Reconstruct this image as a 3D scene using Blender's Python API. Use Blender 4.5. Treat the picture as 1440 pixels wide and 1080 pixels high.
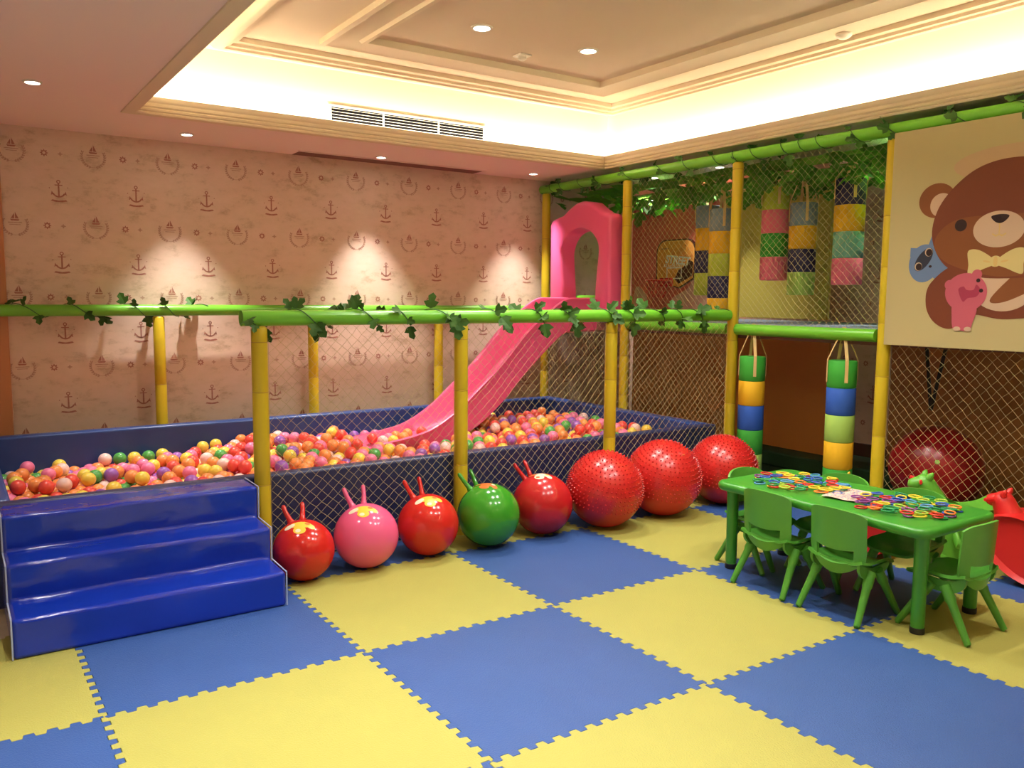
import bpy, bmesh, math, random
from mathutils import Vector, Matrix, noise
random.seed(7)
for o in list(bpy.data.objects): bpy.data.objects.remove(o, do_unlink=True)
SC = bpy.context.scene
COL = SC.collection
PI = math.pi

# ------------------------------------------------------------------ camera
cam_d = bpy.data.cameras.new('camera'); cam = bpy.data.objects.new('camera', cam_d); COL.objects.link(cam)
YAW, PITCH, ROLL, FPX = 0.596357, -0.103135, 0.008551, 1172.66
CAM = Vector((-1.39759, -3.15638, 1.49980))
fwd = Vector((math.sin(YAW)*math.cos(PITCH), math.cos(YAW)*math.cos(PITCH), math.sin(PITCH)))
rt = fwd.cross(Vector((0, 0, 1))).normalized(); up = rt.cross(fwd)
r2 = math.cos(ROLL)*rt + math.sin(ROLL)*up; u2 = -math.sin(ROLL)*rt + math.cos(ROLL)*up
m = Matrix((r2, u2, -fwd)).transposed().to_4x4(); m.translation = CAM
cam.matrix_world = m
cam_d.sensor_width = 36.0; cam_d.lens = FPX/1440*36.0; cam_d.clip_start = 0.05; cam_d.clip_end = 60
SC.camera = cam
# ------------------------------------------------------------------ world, exposure, lamps
w = bpy.data.worlds.new('world'); SC.world = w; w.use_nodes = True
w.node_tree.nodes['Background'].inputs[0].default_value = (1, .85, .7, 1)
w.node_tree.nodes['Background'].inputs[1].default_value = 0.05
vs = SC.view_settings
SC.display_settings.display_device = 'sRGB'
vs.view_transform = 'Standard'; vs.look = 'None'; vs.gamma = 1.0; vs.use_curve_mapping = False
vs.exposure = 0.77
SC.cycles.use_denoising = True
SC.cycles.max_bounces = 8; SC.cycles.diffuse_bounces = 5
SC.cycles.sample_clamp_indirect = 6.0
WARM = (1.0, .955, .87); COVE = (1.0, .935, .78); PINKW = (1.0, .93, .86)
H1, H2 = 2.70, 3.22                       # soffit and upper ceiling heights
RX0, RX1, RY0, RY1 = -.36, 3.80, -4.3, 2.97  # ceiling recess
def area(name, loc, sx, sy, energy, color, rot=(0, 0, 0)):
    d = bpy.data.lights.new(name, 'AREA'); d.shape = 'RECTANGLE'; d.size = sx; d.size_y = sy
    d.energy = energy; d.color = color
    o = bpy.data.objects.new(name, d); COL.objects.link(o); o.location = loc; o.rotation_euler = rot; return o
TAU = math.radians(82)                     # the strips lean towards the recess wall
COVE_W = 9.5                              # watts per metre of the LED strip in the cove trough
area('cove_strip_light', ((RX0+RX1)/2, RY1+.0, 2.765), 4.2, .03, COVE_W*4.2, COVE, (PI-TAU, 0, 0))
area('cove_strip_light', (RX1+.0, (RY0+RY1)/2, 2.765), .03, 7.2, COVE_W*7.2, COVE, (0, PI+TAU, 0))
area('cove_strip_light', (RX0-.0, (RY0+RY1)/2, 2.765), .03, 7.2, COVE_W*7.2, COVE, (0, PI-TAU, 0))
area('cove_strip_light', ((RX0+RX1)/2, RY0-.0, 2.765), 4.2, .03, COVE_W*4.2, COVE, (PI+TAU, 0, 0))
# downlights: (x, y, z, watts, cone degrees, radius of the fitting, label)
DOWN = [
 (1.54, 1.55, H2, 64, 120, .062, 'left one of the two ceiling downlights seen in the raised ceiling'),
 (2.41, 1.54, H2, 64, 120, .062, 'downlight nearer the cove corner, in the raised ceiling panel'),
 (1.54, .15, H2, 64, 120, .062, 'raised ceiling downlight over the open floor mats'),
 (2.41, .15, H2, 64, 120, .062, 'raised ceiling downlight over the green table'),
 (1.54, -1.35, H2, 64, 120, .062, 'raised ceiling downlight over the near yellow mats'),
 (2.41, -1.35, H2, 64, 120, .062, 'raised ceiling downlight over the near blue mat'),
 (.55, -.95, H2, 45, 110, .062, 'raised ceiling downlight close to the viewer'),
 (-.92, 2.43, H1, 55, 70, .045, 'recessed soffit downlight at the far left of the ceiling'),
 (.17, 3.52, H1, 125, 62, .045, 'recessed soffit downlight above the left of the anchor wallpaper'),
 (1.79, 3.58, H1, 125, 62, .045, 'recessed soffit downlight beside the dark ceiling slot'),
 (3.39, 3.56, H1, 125, 62, .045, 'recessed soffit downlight close to the top of the pink slide'),
 (4.50, 2.20, H1, 48, 75, .045, 'soffit downlight glimpsed above the leafy canopy of the climbing frame'),
 (5.09, 3.0, H1, 60, 100, .045, 'soffit downlight glimpsed through a gap in the canopy, close to the right wall'),
 (4.50, .45, H1, 70, 90, .045, 'added soffit downlight above the canopy, brightening the striped bags'),  # added lamp, lifts the dim upper deck around the bags
 (4.50, 3.05, H1, 60, 90, .045, 'added soffit downlight above the canopy, brightening the red padded panel'),  # added lamp, there only to brighten the red panel
 (-.92, -1.35, H1, 250, 95, .045, 'soffit downlight over the nearest mats on the left'),
 (-.92, .6, H1, 40, 80, .045, 'soffit downlight over the blue foam steps'),
]
def spot(x, y, z, watts, deg, r, color=WARM):
    d = bpy.data.lights.new('downlight_lamp', 'SPOT'); d.energy = watts; d.color = color
    d.spot_size = math.radians(deg); d.spot_blend = .8; d.shadow_soft_size = r*.7
    o = bpy.data.objects.new('downlight_lamp', d); COL.objects.link(o); o.location = (x, y, z-.03); return o
for (x, y, z, wt, deg, r, _l) in DOWN: spot(x, y, z, wt, deg, r, PINKW if z == H1 else WARM)

# ------------------------------------------------------------------ materials
def mat(name, col, rough=.5, spec=.5, emit=None, estr=1.0, noise_amt=0.0, nscale=20, bump=0.0, bscale=60, coat=0.0, trans=0.0, sss=0.0):
    m = bpy.data.materials.new(name); m.use_nodes = True
    nt = m.node_tree; b = nt.nodes['Principled BSDF']
    b.inputs['Base Color'].default_value = (*col, 1); b.inputs['Roughness'].default_value = rough
    b.inputs['Specular IOR Level'].default_value = spec
    if coat: b.inputs['Coat Weight'].default_value = coat; b.inputs['Coat Roughness'].default_value = .06
    if emit: b.inputs['Emission Color'].default_value = (*emit, 1); b.inputs['Emission Strength'].default_value = estr
    if sss: b.inputs['Subsurface Weight'].default_value = sss; b.inputs['Subsurface Scale'].default_value = .02
    if noise_amt or bump:
        tc = nt.nodes.new('ShaderNodeTexCoord')
        if noise_amt:
            n = nt.nodes.new('ShaderNodeTexNoise'); n.inputs['Scale'].default_value = nscale; n.inputs['Detail'].default_value = 4
            nt.links.new(tc.outputs['Object'], n.inputs['Vector'])
            mx = nt.nodes.new('ShaderNodeMix'); mx.data_type = 'RGBA'
            mx.inputs[6].default_value = (*[c*(1-noise_amt) for c in col], 1)
            mx.inputs[7].default_value = (*[min(1, c*(1+noise_amt)) for c in col], 1)
            nt.links.new(n.outputs['Fac'], mx.inputs[0]); nt.links.new(mx.outputs[2], b.inputs['Base Color'])
        if bump:
            n2 = nt.nodes.new('ShaderNodeTexNoise'); n2.inputs['Scale'].default_value = bscale; n2.inputs['Detail'].default_value = 3
            nt.links.new(tc.outputs['Object'], n2.inputs['Vector'])
            bp = nt.nodes.new('ShaderNodeBump'); bp.inputs['Strength'].default_value = bump; bp.inputs['Distance'].default_value = .02
            nt.links.new(n2.outputs['Fac'], bp.inputs['Height']); nt.links.new(bp.outputs['Normal'], b.inputs['Normal'])
    return m
M = {}
M['mat_yellow'] = mat('yellow_foam', (.375, .365, .088), .55, .3, noise_amt=.05, nscale=5, bump=.25, bscale=160)
M['mat_blue'] = mat('blue_foam', (.034, .091, .295), .5, .35, noise_amt=.10, nscale=5, bump=.25, bscale=160)
M['vinyl'] = mat('royal_blue_vinyl', (.006, .030, .38), .13, .5, noise_amt=.15, nscale=4, bump=.35, bscale=5)
M['vinyl_pit'] = mat('pit_blue_vinyl', (.02, .062, .25), .32, .5, noise_amt=.1, nscale=6, bump=.2, bscale=6)
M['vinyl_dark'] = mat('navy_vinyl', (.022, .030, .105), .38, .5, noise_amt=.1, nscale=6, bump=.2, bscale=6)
M['piping'] = mat('pale_piping', (.35, .42, .62), .4)
M['post'] = mat('yellow_padding', (.57, .43, .018), .38, .4, noise_amt=.06, nscale=8)
M['seam'] = mat('yellow_seam', (.40, .25, .015), .5)
M['rail'] = mat('green_rail', (.14, .47, .03), .28, .5)
M['net'] = mat('net_cord', (.52, .44, .22), .8, .2)
M['leaf'] = mat('ivy_leaf', (.045, .13, .02), .6, .3, noise_amt=.35, nscale=9)
M['stem'] = mat('ivy_stem', (.03, .10, .025), .6)
M['canopy'] = mat('canopy_leaf', (.05, .17, .03), .6, .3, noise_amt=.4, nscale=5)
M['pink'] = mat('pink_plastic', (.76, .105, .27), .3, .5, sss=.0)
M['red_ball'] = mat('red_rubber', (.54, .018, .014), .16, .5)
M['red_ball_dark'] = mat('crimson_rubber', (.46, .012, .016), .2, .5)
M['pink_ball'] = mat('pink_rubber', (.74, .11, .26), .16, .5)
M['green_ball'] = mat('green_rubber', (.04, .27, .018), .16, .5)
M['spike_red'] = mat('spiky_red_rubber', (.53, .02, .018), .26, .5)
M['sticker_y'] = mat('yellow_sticker', (.85, .55, .05), .35)
M['sticker_o'] = mat('orange_sticker', (.72, .16, .03), .35)
M['sticker_w'] = mat('pale_sticker', (.8, .72, .55), .35)
M['green'] = mat('green_plastic', (.085, .33, .04), .36, .5, noise_amt=.05, nscale=6)
M['table_green'] = mat('table_green', (.045, .27, .026), .32, .5)
M['black'] = mat('black_rubber', (.012, .012, .012), .6)
M['white'] = mat('white_plastic', (.8, .75, .65), .4)
M['ceil_cove_tint'] = mat('raised_ceiling_cove_tint', (.70, .58, .43), .85, .2)  # yellower than the soffit: tint of the cove light put into the colour
M['ceil'] = mat('ceiling_paint', (.84, .67, .62), .85, .2)
M['cove'] = mat('cove_paint', (.66, .62, .50), .8, .2)
M['trim'] = mat('moulding_paint', (.74, .62, .44), .7, .3)
M['wall_plain'] = mat('plain_wall', (.78, .70, .62), .85, .2)
M['floor'] = mat('tan_screed', (.60, .54, .42), .9, .1, noise_amt=.15, nscale=20)
M['carpet'] = mat('dark_green_carpet', (.03, .055, .025), .95, .1, noise_amt=.3, nscale=40)
M['skirt'] = mat('dark_skirting', (.10, .045, .03), .5)
M['lamp'] = mat('lamp_glow', (1, 1, 1), .5, emit=(1, .93, .82), estr=14)
M['metal'] = mat('white_metal', (.75, .7, .6), .4)
M['dark'] = mat('dark_void', (.004, .003, .003), .9, .1)
M['slot'] = mat('slot_brown', (.20, .09, .07), .8)
M['deck'] = mat('blue_grey_mat', (.20, .25, .33), .8, noise_amt=.2, nscale=20)
M['strap'] = mat('webbing_strap', (.68, .48, .20), .8, .2)
M['paper'] = mat('paper', (.62, .49, .41), .8, .2)
M['ink'] = mat('paper_ink', (.40, .20, .22), .8, .2)
M['ink2'] = mat('paper_ink_blue', (.20, .22, .45), .8, .2)
def flat(name, col, rough=.6): M[name] = mat(name, col, rough, .3); return M[name]
flat('b_green', (.045, .36, .04)); flat('b_yellow', (.80, .47, .02)); flat('b_blue', (.03, .11, .50)); flat('b_lime', (.36, .60, .12))
flat('b_greyblue', (.22, .31, .36)); flat('b_navy', (.035, .035, .10)); flat('b_pink', (.75, .16, .24)); flat('b_teal', (.20, .50, .38)); flat('b_olive', (.42, .52, .05))
flat('panel_red', (.70, .15, .11)); flat('panel_pink', (.72, .38, .28)); flat('panel_yellow', (.56, .46, .09))
flat('panel_orange', (.80, .34, .09)); flat('panel_brown', (.50, .22, .08)); flat('board_orange', (.80, .33, .07), .4); flat('board_brown', (.09, .03, .02), .4); flat('board_black', (.02, .012, .012), .4); flat('paint_white', (.82, .74, .66), .5)
flat('hoop_red', (.60, .02, .02), .35)
flat('banner', (.43, .37, .18), .5); flat('bear', (.15, .038, .016)); flat('bear_mid', (.19, .062, .018)); flat('cream', (.50, .36, .25)); flat('bow', (.54, .45, .19)); flat('bow_line', (.55, .38, .14))
flat('eye', (.025, .01, .01)); flat('rac', (.12, .19, .33)); flat('rac_dark', (.025, .03, .05)); flat('pig', (.44, .09, .13)); flat('pig_dark', (.30, .03, .07)); flat('blush', (.46, .33, .19))
RING_COL = {'red': (.62, .03, .02), 'yellow': (.85, .60, .04), 'blue': (.04, .10, .50), 'green': (.02, .28, .09), 'orange': (.85, .22, .03), 'purple': (.26, .05, .28), 'light blue': (.10, .32, .62), 'lime green': (.40, .58, .06)}
for k, c in RING_COL.items(): M['ring_'+k] = mat('ring_'+k.replace(' ', '_'), c, .3, .5)
PIT_COL = {'orange': (.92, .32, .09), 'pink': (.88, .22, .42), 'red': (.84, .09, .07), 'yellow': (.92, .70, .10), 'pale pink': (.90, .64, .60), 'purple': (.33, .12, .50), 'green': (.09, .40, .09)}
for k, c in PIT_COL.items(): M['pit_'+k] = mat('pit_'+k.replace(' ', '_'), c, .28, .5)

def translucent(m, col, f):
    nt = m.node_tree; out = nt.nodes['Material Output']; b = nt.nodes['Principled BSDF']
    tr = nt.nodes.new('ShaderNodeBsdfTranslucent'); tr.inputs[0].default_value = (*col, 1); mx = nt.nodes.new('ShaderNodeMixShader'); mx.inputs[0].default_value = f
    nt.links.new(b.outputs[0], mx.inputs[1]); nt.links.new(tr.outputs[0], mx.inputs[2]); nt.links.new(mx.outputs[0], out.inputs[0])
translucent(M['canopy'], (.20, .60, .06), .55)
# wallpaper: mottled tan-pink paper
def wallpaper():
    m = mat('anchor_wallpaper', (.62, .40, .30), .8, .2); nt = m.node_tree; b = nt.nodes['Principled BSDF']
    tc = nt.nodes.new('ShaderNodeTexCoord'); mp = nt.nodes.new('ShaderNodeMapping'); mp.inputs['Scale'].default_value = (1, 1, 1.9)
    nt.links.new(tc.outputs['Object'], mp.inputs['Vector'])
    n = nt.nodes.new('ShaderNodeTexNoise'); n.inputs['Scale'].default_value = 5.5; n.inputs['Detail'].default_value = 9; n.inputs['Roughness'].default_value = .72
    nt.links.new(mp.outputs['Vector'], n.inputs['Vector'])
    cr = nt.nodes.new('ShaderNodeValToRGB'); e = cr.color_ramp.elements
    e[0].position = .32; e[0].color = (.52, .39, .28, 1); e[1].position = .62; e[1].color = (.74, .58, .48, 1)
    k = cr.color_ramp.elements.new(.46); k.color = (.70, .55, .44, 1)
    nt.links.new(n.outputs['Fac'], cr.inputs['Fac']); nt.links.new(cr.outputs['Color'], b.inputs['Base Color'])
    return m
M['paperwall'] = wallpaper()
M['motif'] = mat('wallpaper_anchor_print', (.41, .19, .15), .8, .2, noise_amt=.35, nscale=60)
M['motif_grey'] = mat('wallpaper_wreath_print', (.49, .31, .24), .8, .2, noise_amt=.25, nscale=60)

# ------------------------------------------------------------------ mesh builder
class MB:
    def __init__(s): s.v = []; s.f = []; s.mi = []; s.k = 0
    def mat(s, k): s.k = k; return s
    def add(s, vs, fs):
        b = len(s.v); s.v += [tuple(v) for v in vs]
        for f in fs: s.f.append([i+b for i in f]); s.mi.append(s.k)
        return s
    def box(s, x0, x1, y0, y1, z0, z1):
        return s.add([(x0,y0,z0),(x1,y0,z0),(x1,y1,z0),(x0,y1,z0),(x0,y0,z1),(x1,y0,z1),(x1,y1,z1),(x0,y1,z1)],
                     [(0,3,2,1),(4,5,6,7),(0,1,5,4),(1,2,6,5),(2,3,7,6),(3,0,4,7)])
    def prism(s, pts, axis, a, b):
        # polygon pts (p,q) extruded along axis from a to b ; axis 0: (a,p,q) 1: (p,a,q) 2: (p,q,a)
        n = len(pts); mk = lambda p, t: (t, p[0], p[1]) if axis == 0 else (p[0], t, p[1]) if axis == 1 else (p[0], p[1], t)
        vs = [mk(p, a) for p in pts] + [mk(p, b) for p in pts]
        fs = [list(range(n))[::-1], [n+i for i in range(n)]] + [(i, (i+1) % n, n+(i+1) % n, n+i) for i in range(n)]
        return s.add(vs, fs)
    def tube(s, path, rad, seg=12, caps=True, closed=False):
        path = [Vector(p) for p in path]; n = len(path)
        if not hasattr(rad, '__len__'): rad = [rad]*n
        vs = []; prev = None
        for i in range(n):
            if closed: t = path[(i+1) % n]-path[i-1]
            else: t = path[min(i+1, n-1)]-path[max(i-1, 0)]
            t.normalize()
            if prev is None:
                a = Vector((0, 0, 1)) if abs(t.z) < .9 else Vector((1, 0, 0)); x = t.cross(a).normalized()
            else: x = (prev - t*prev.dot(t)).normalized()
            prev = x; y = t.cross(x)
            for j in range(seg):
                an = 2*PI*j/seg; vs.append(path[i]+(x*math.cos(an)+y*math.sin(an))*rad[i])
        fs = []
        for i in range(n if closed else n-1):
            for j in range(seg):
                i2 = (i+1) % n; fs.append((i*seg+j, i*seg+(j+1) % seg, i2*seg+(j+1) % seg, i2*seg+j))
        if caps and not closed: fs += [list(range(seg))[::-1], [(n-1)*seg+j for j in range(seg)]]
        return s.add(vs, fs)
    def lathe(s, prof, c=(0, 0, 0), seg=24):
        # prof [(r,z)] about z through c
        vs = []; fs = []; n = len(prof)
        for r, z in prof:
            for j in range(seg):
                a = 2*PI*j/seg; vs.append((c[0]+r*math.cos(a), c[1]+r*math.sin(a), c[2]+z))
        for i in range(n-1):
            for j in range(seg): fs.append((i*seg+j, i*seg+(j+1) % seg, (i+1)*seg+(j+1) % seg, (i+1)*seg+j))
        if prof[0][0] > 1e-4: fs.append(list(range(seg))[::-1])
        if prof[-1][0] > 1e-4: fs.append([(n-1)*seg+j for j in range(seg)])
        return s.add(vs, fs)
    def sphere(s, c, r, seg=32, rings=18, sc=(1, 1, 1)):
        vs = [(c[0], c[1], c[2]-r*sc[2])]; fs = []
        for i in range(1, rings):
            t = -PI/2+PI*i/rings
            for j in range(seg):
                a = 2*PI*j/seg; vs.append((c[0]+r*sc[0]*math.cos(t)*math.cos(a), c[1]+r*sc[1]*math.cos(t)*math.sin(a), c[2]+r*sc[2]*math.sin(t)))
        vs.append((c[0], c[1], c[2]+r*sc[2])); L = len(vs)-1
        for j in range(seg):
            fs.append((0, 1+(j+1) % seg, 1+j)); fs.append((L, 1+(rings-2)*seg+j, 1+(rings-2)*seg+(j+1) % seg))
            for i in range(rings-2): fs.append((1+i*seg+j, 1+i*seg+(j+1) % seg, 1+(i+1)*seg+(j+1) % seg, 1+(i+1)*seg+j))
        return s.add(vs, fs)
    def ring(s, prof, rect, close=False):
        # sweep profile [(inset, z)] around rectangle with mitred corners
        x0, x1, y0, y1 = rect; vs = []; fs = []; n = len(prof)
        for d, z in prof: vs += [(x0+d, y0+d, z), (x1-d, y0+d, z), (x1-d, y1-d, z), (x0+d, y1-d, z)]
        for i in range(n if close else n-1):
            i2 = (i+1) % n
            for j in range(4): fs.append((i*4+j, i*4+(j+1) % 4, i2*4+(j+1) % 4, i2*4+j))
        return s.add(vs, fs)
    def mesh(s, name, mats, smooth=None):
        me = bpy.data.meshes.new(name); me.from_pydata(s.v, [], s.f)
        for mm in mats: me.materials.append(mm)
        me.polygons.foreach_set('material_index', s.mi)
        if smooth is not None:
            me.polygons.foreach_set('use_smooth', [True]*len(s.f))
            if smooth < 179: me.set_sharp_from_angle(angle=math.radians(smooth))
        me.update(); return me
    def build(s, name, mats, parent=None, smooth=None, bevel=0, bseg=2, normals=False):
        if not isinstance(mats, (list, tuple)): mats = [mats]
        me = s.mesh(name, mats, smooth)
        if normals:
            bm = bmesh.new(); bm.from_mesh(me); bmesh.ops.recalc_face_normals(bm, faces=bm.faces); bm.to_mesh(me); bm.free()
        o = bpy.data.objects.new(name, me); COL.objects.link(o)
        if parent: o.parent = parent
        if bevel:
            b = o.modifiers.new('bevel', 'BEVEL'); b.width = bevel; b.segments = bseg; b.limit_method = 'ANGLE'; b.angle_limit = math.radians(35)
            me.polygons.foreach_set('use_smooth', [True]*len(me.polygons)); b.harden_normals = False
            me.set_sharp_from_angle(angle=math.radians(60))
        return o
def tag(o, label, cat, group=None, kind=None):
    o['label'] = label; o['category'] = cat
    if group: o['group'] = group
    if kind: o['kind'] = kind
    return o
def struct(o): o['kind'] = 'structure'; return o
def empty(name, loc=(0, 0, 0), rz=0): 
    o = bpy.data.objects.new(name, None); o.empty_display_size = .05; COL.objects.link(o); o.location = loc; o.rotation_euler = (0, 0, rz); return o
def dup(root, loc=None, rz=None):
    r = root.copy(); COL.objects.link(r)
    if loc is not None: r.location = loc
    if rz is not None: r.rotation_euler = (0, 0, rz)
    for ch in list(root.children):
        c = ch.copy(); COL.objects.link(c); c.parent = r
        for g in list(ch.children):
            d = g.copy(); COL.objects.link(d); d.parent = c
    return r

# ------------------------------------------------------------------ room shell
WX0, WX1, WY0, WY1 = -2.0, 5.3, -5.2, 3.93
struct(MB().box(WX0, WX1, WY0, WY1, -.12, -.021).build('floor', M['floor']))
# wallpaper motif polygons in (u,v) metres, centred on the motif
def arc(cx, cy, r0, r1, a0, a1, n=10):
    A = [math.radians(a0+(a1-a0)*i/n) for i in range(n+1)]
    return [(cx+r1*math.cos(a), cy+r1*math.sin(a)) for a in A], [(cx+r0*math.cos(a), cy+r0*math.sin(a)) for a in A]
def strip(outer, inner):
    n = len(outer); return [[outer[i], outer[i+1], inner[i+1], inner[i]] for i in range(n-1)]
def circ(cx, cy, rx, ry=None, n=16):
    ry = ry or rx; return [(cx+rx*math.cos(2*PI*i/n), cy+ry*math.sin(2*PI*i/n)) for i in range(n)]
def anchor():
    P = [[(-.006, -.055), (.006, -.055), (.005, .045), (-.005, .045)], [(-.026, .030), (.026, .030), (.026, .037), (-.026, .037)]]
    P += strip(*arc(0, .058, .007, .014, 0, 360, 12))
    P += strip(*arc(0, -.010, .036, .047, 205, 335, 10))
    P += [[(-.052, -.040), (-.034, -.030), (-.046, -.010)], [(.052, -.040), (.046, -.010), (.034, -.030)]]
    P += [[(-.055, -.082), (-.02, -.090), (.02, -.090), (.055, -.082), (.045, -.072), (0, -.079), (-.045, -.072)]]
    P += [circ(-.06, .01, .004, n=6), circ(.06, .018, .004, n=6)]
    return [(p, 0) for p in P]
def badge():
    P = [([(-.030, .035), (.030, .035), (.022, .024), (-.022, .024)], 0), ([(-.026, .040), (-.003, .040), (-.003, .078)], 0), ([(.002, .040), (.024, .040), (.002, .088)], 0)]
    P += [([(-.045, .008), (.045, .008), (.045, .014), (-.045, .014)], 1), ([(-.035, -.006), (.035, -.006), (.035, -.001), (-.035, -.001)], 1)]
    for sgn in (-1, 1):
        P += [(p, 1) for p in strip(*arc(0, 0, .077, .080, 270, 270+sgn*112, 9))]
        for i in range(9):
            a = math.radians(270+sgn*(12+i*12)); cx, cy = .079*math.cos(a), .079*math.sin(a); tx, ty = -math.sin(a)*sgn, math.cos(a)*sgn
            for side in (.55, -.55):
                ex, ey = cx+tx*.018+math.cos(a)*.013*side*1.4, cy+ty*.018+math.sin(a)*.013*side*1.4
                mx, my = (cx+ex)/2, (cy+ey)/2; nx, ny = -(ey-cy)*.24, (ex-cx)*.24
                P.append(([(cx, cy), (mx+nx, my+ny), (ex, ey), (mx-nx, my-ny)], 1))
    return P
def wheel():
    P = [(p, 0) for p in strip(*arc(0, 0, .010, .019, 0, 360, 14))]
    for i in range(8):
        a = PI*i/4; c, s = math.cos(a), math.sin(a); P.append(([(c*.019-s*.004, s*.019+c*.004), (c*.019+s*.004, s*.019-c*.004), (c*.026+s*.003, s*.026-c*.003), (c*.026-s*.003, s*.026+c*.003)], 0))
    return P
def star(): return [([(.0, .018), (.006, .006), (.02, 0), (.006, -.006), (0, -.018), (-.006, -.006), (-.02, 0), (-.006, .006)], 1)]
def paper_wall(name, fmap, u0, u1, z0, z1):
    # fmap(u, z, lift) -> world point; u grows to the right as seen from inside the room
    b = MB(); b.add([fmap(u0, z0, 0), fmap(u1, z0, 0), fmap(u1, z1, 0), fmap(u0, z1, 0)], [(0, 1, 2, 3)])
    def put(P, cx, cz):
        if not (u0+.1 < cx < u1-.1): return
        for poly, k in P:
            b.mat(1+k); b.add([fmap(cx+p[0], cz+p[1], .0012) for p in poly], [list(range(len(poly)))])
    A, B, W, S = anchor(), badge(), wheel(), star()
    k0 = int((u0+.945)/.53)-2
    for k in range(k0, k0+20):
        for r in range(6):
            bx, bz = -.945+.53*k, 2.525-.525*r
            if bz > z0+.1: put(B, bx, bz); put(W, bx+.205, bz); put(S, bx+.31, bz)
            if bz-.26 > z0+.1: put(A, bx+.29, bz-.26)
    return struct(b.build(name, [M['paperwall'], M['motif'], M['motif_grey']]))
paper_wall('wall_back', lambda u, z, l: (u, WY1-l, z), WX0, WX1, -.1, H1)
paper_wall('wall_right', lambda u, z, l: (WX1-l, WY1+.2-u, z), .2, 9.2, -.1, H1)
struct(MB().box(WX0-.1, WX0, WY0, WY1, -.1, H1).build('wall_left', M['wall_plain']))
struct(MB().box(WX0, WX1, WY0-.1, WY0, -.1, H1).build('wall_front', M['wall_plain']))
struct(MB().box(WX1-.02, WX1-.001, WY0, WY1-.002, -.02, .24).build('baseboard_right', M['skirt'], bevel=.004))
struct(MB().box(WX0, WX1-.021, WY1-.018, WY1-.001, -.02, .14).build('baseboard_back', M['skirt'], bevel=.004))
struct(MB().box(-1.55, -1.022, 3.89, WY1-.002, -.02, H1-.001).build('trim_1', mat('orange_trim', (.50, .22, .10), .7), bevel=.008))
# ceiling: soffit slab, recess walls, raised ceiling
b = MB()
b.ring([(WX0-RX0-.1 if False else -3.2, H1), (0, H1)], (RX0, RX1, RY0, RY1))
cl = MB()
for (x0, x1, y0, y1) in ((WX0-.1, RX0, WY0-.1, WY1+.1), (RX1, WX1+.1, WY0-.1, WY1+.1), (RX0, RX1, RY1, WY1+.1), (RX0, RX1, WY0-.1, RY0)):
    cl.box(x0, x1, y0, y1, H1, H1+.03)
cl.mat(1).ring([(-.10, 2.73), (-.10, 3.30)], (RX0, RX1, RY0, RY1))
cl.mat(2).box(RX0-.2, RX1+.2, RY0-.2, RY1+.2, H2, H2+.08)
struct(cl.build('ceiling', [M['ceil'], M['cove'], M['ceil_cove_tint']]))
struct(MB().ring([(-.012, 2.70), (-.010, 2.692), (.070, 2.690), (.076, 2.700), (.072, 2.707), (.082, 2.713), (.086, 2.724), (.080, 2.731), (.088, 2.737), (.094, 2.750), (.088, 2.757), (.096, 2.763), (.104, 2.778), (.108, 2.80), (.098, 2.80), (.092, 2.74), (.0, 2.731)], (RX0, RX1, RY0, RY1)).build('trim_2', M['trim'], smooth=35))
struct(MB().ring([(-.06, H2), (-.055, 3.19), (-.035, 3.18), (-.022, 3.158), (.0, 3.147), (.035, 3.149), (.045, 3.163), (.068, 3.166), (.078, 3.184), (.11, 3.19), (.12, H2)], (.21, 3.71, -4.0, 2.78)).build('trim_3', M['trim'], smooth=35))
struct(MB().ring([(0, H2), (.0, 3.182), (.03, 3.176), (.06, 3.19), (.20, 3.195), (.215, 3.176), (.245, 3.176), (.25, H2)], (.78, 3.28, -3.6, 2.40)).build('trim_4', M['trim'], smooth=30))
# downlight fittings
for (x, y, z, wt, deg, r, lab) in DOWN:
    t = empty('ceiling_downlight', (x, y, z)); tag(t, lab, 'ceiling light', 'recessed ceiling downlights')
    MB().lathe([(r*.84, -.001), (r*.86, -.010), (r*1.08, -.008), (r*1.16, -.001)], seg=28).build('trim_ring', M['white'], t, smooth=40)
    MB().lathe([(0, -.006), (r*.55, -.0055), (r*.84, -.003)], seg=28).build('lamp_lens', M['lamp'], t, smooth=60)
# air grille on the recess wall, dark slot in the soffit, detectors
t = empty('air_vent', (1.815, RY1+.098, 2.89)); tag(t, 'long pale ventilation grille with dark gaps on the lit cove wall', 'air vent')
MB().box(-.70, .70, -.006, 0, -.066, .066).build('backing', M['dark'], t)
f = MB()
for (a, c, e, g) in ((-.71, .71, .054, .07), (-.71, .71, -.07, -.054), (-.71, -.686, -.054, .054), (.686, .71, -.054, .054)): f.box(a, c, -.010, -.003, e, g)
f.build('frame', M['cove'], t)
for i in range(5):
    z = -.045+i*.0225; MB().prism([(-.011, z-.0036), (-.006, z-.0026), (-.006, z+.0002), (-.011, z-.0008)], 0, -.686, .686).build('slat', M['cove'], t)
for x in (-.25, .25): MB().box(x-.006, x+.006, -.0125, -.006, -.054, .054).build('divider', M['cove'], t)
t = empty('air_return_slot', (2.02, 3.87, H1)); tag(t, 'long dark air slot in the pink soffit along the wallpapered wall', 'air vent')
MB().box(-.90, .90, -.16, .045, -.004, -.001).build('slot_opening', M['slot'], t)
MB().box(-.92, .92, -.172, -.16, -.008, -.001).build('slot_edge', M['ceil'], t)
t = empty('smoke_detector', (2.10, 1.90, H2)); tag(t, 'small square detector on the raised ceiling between the two downlights', 'detector')
MB().box(-.05, .05, -.05, .05, -.012, -.0005).build('base', M['white'], t, bevel=.004)
MB().lathe([(.028, -.012), (.03, -.03), (.016, -.04)], seg=20).build('sensor', M['metal'], t, smooth=40)
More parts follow.
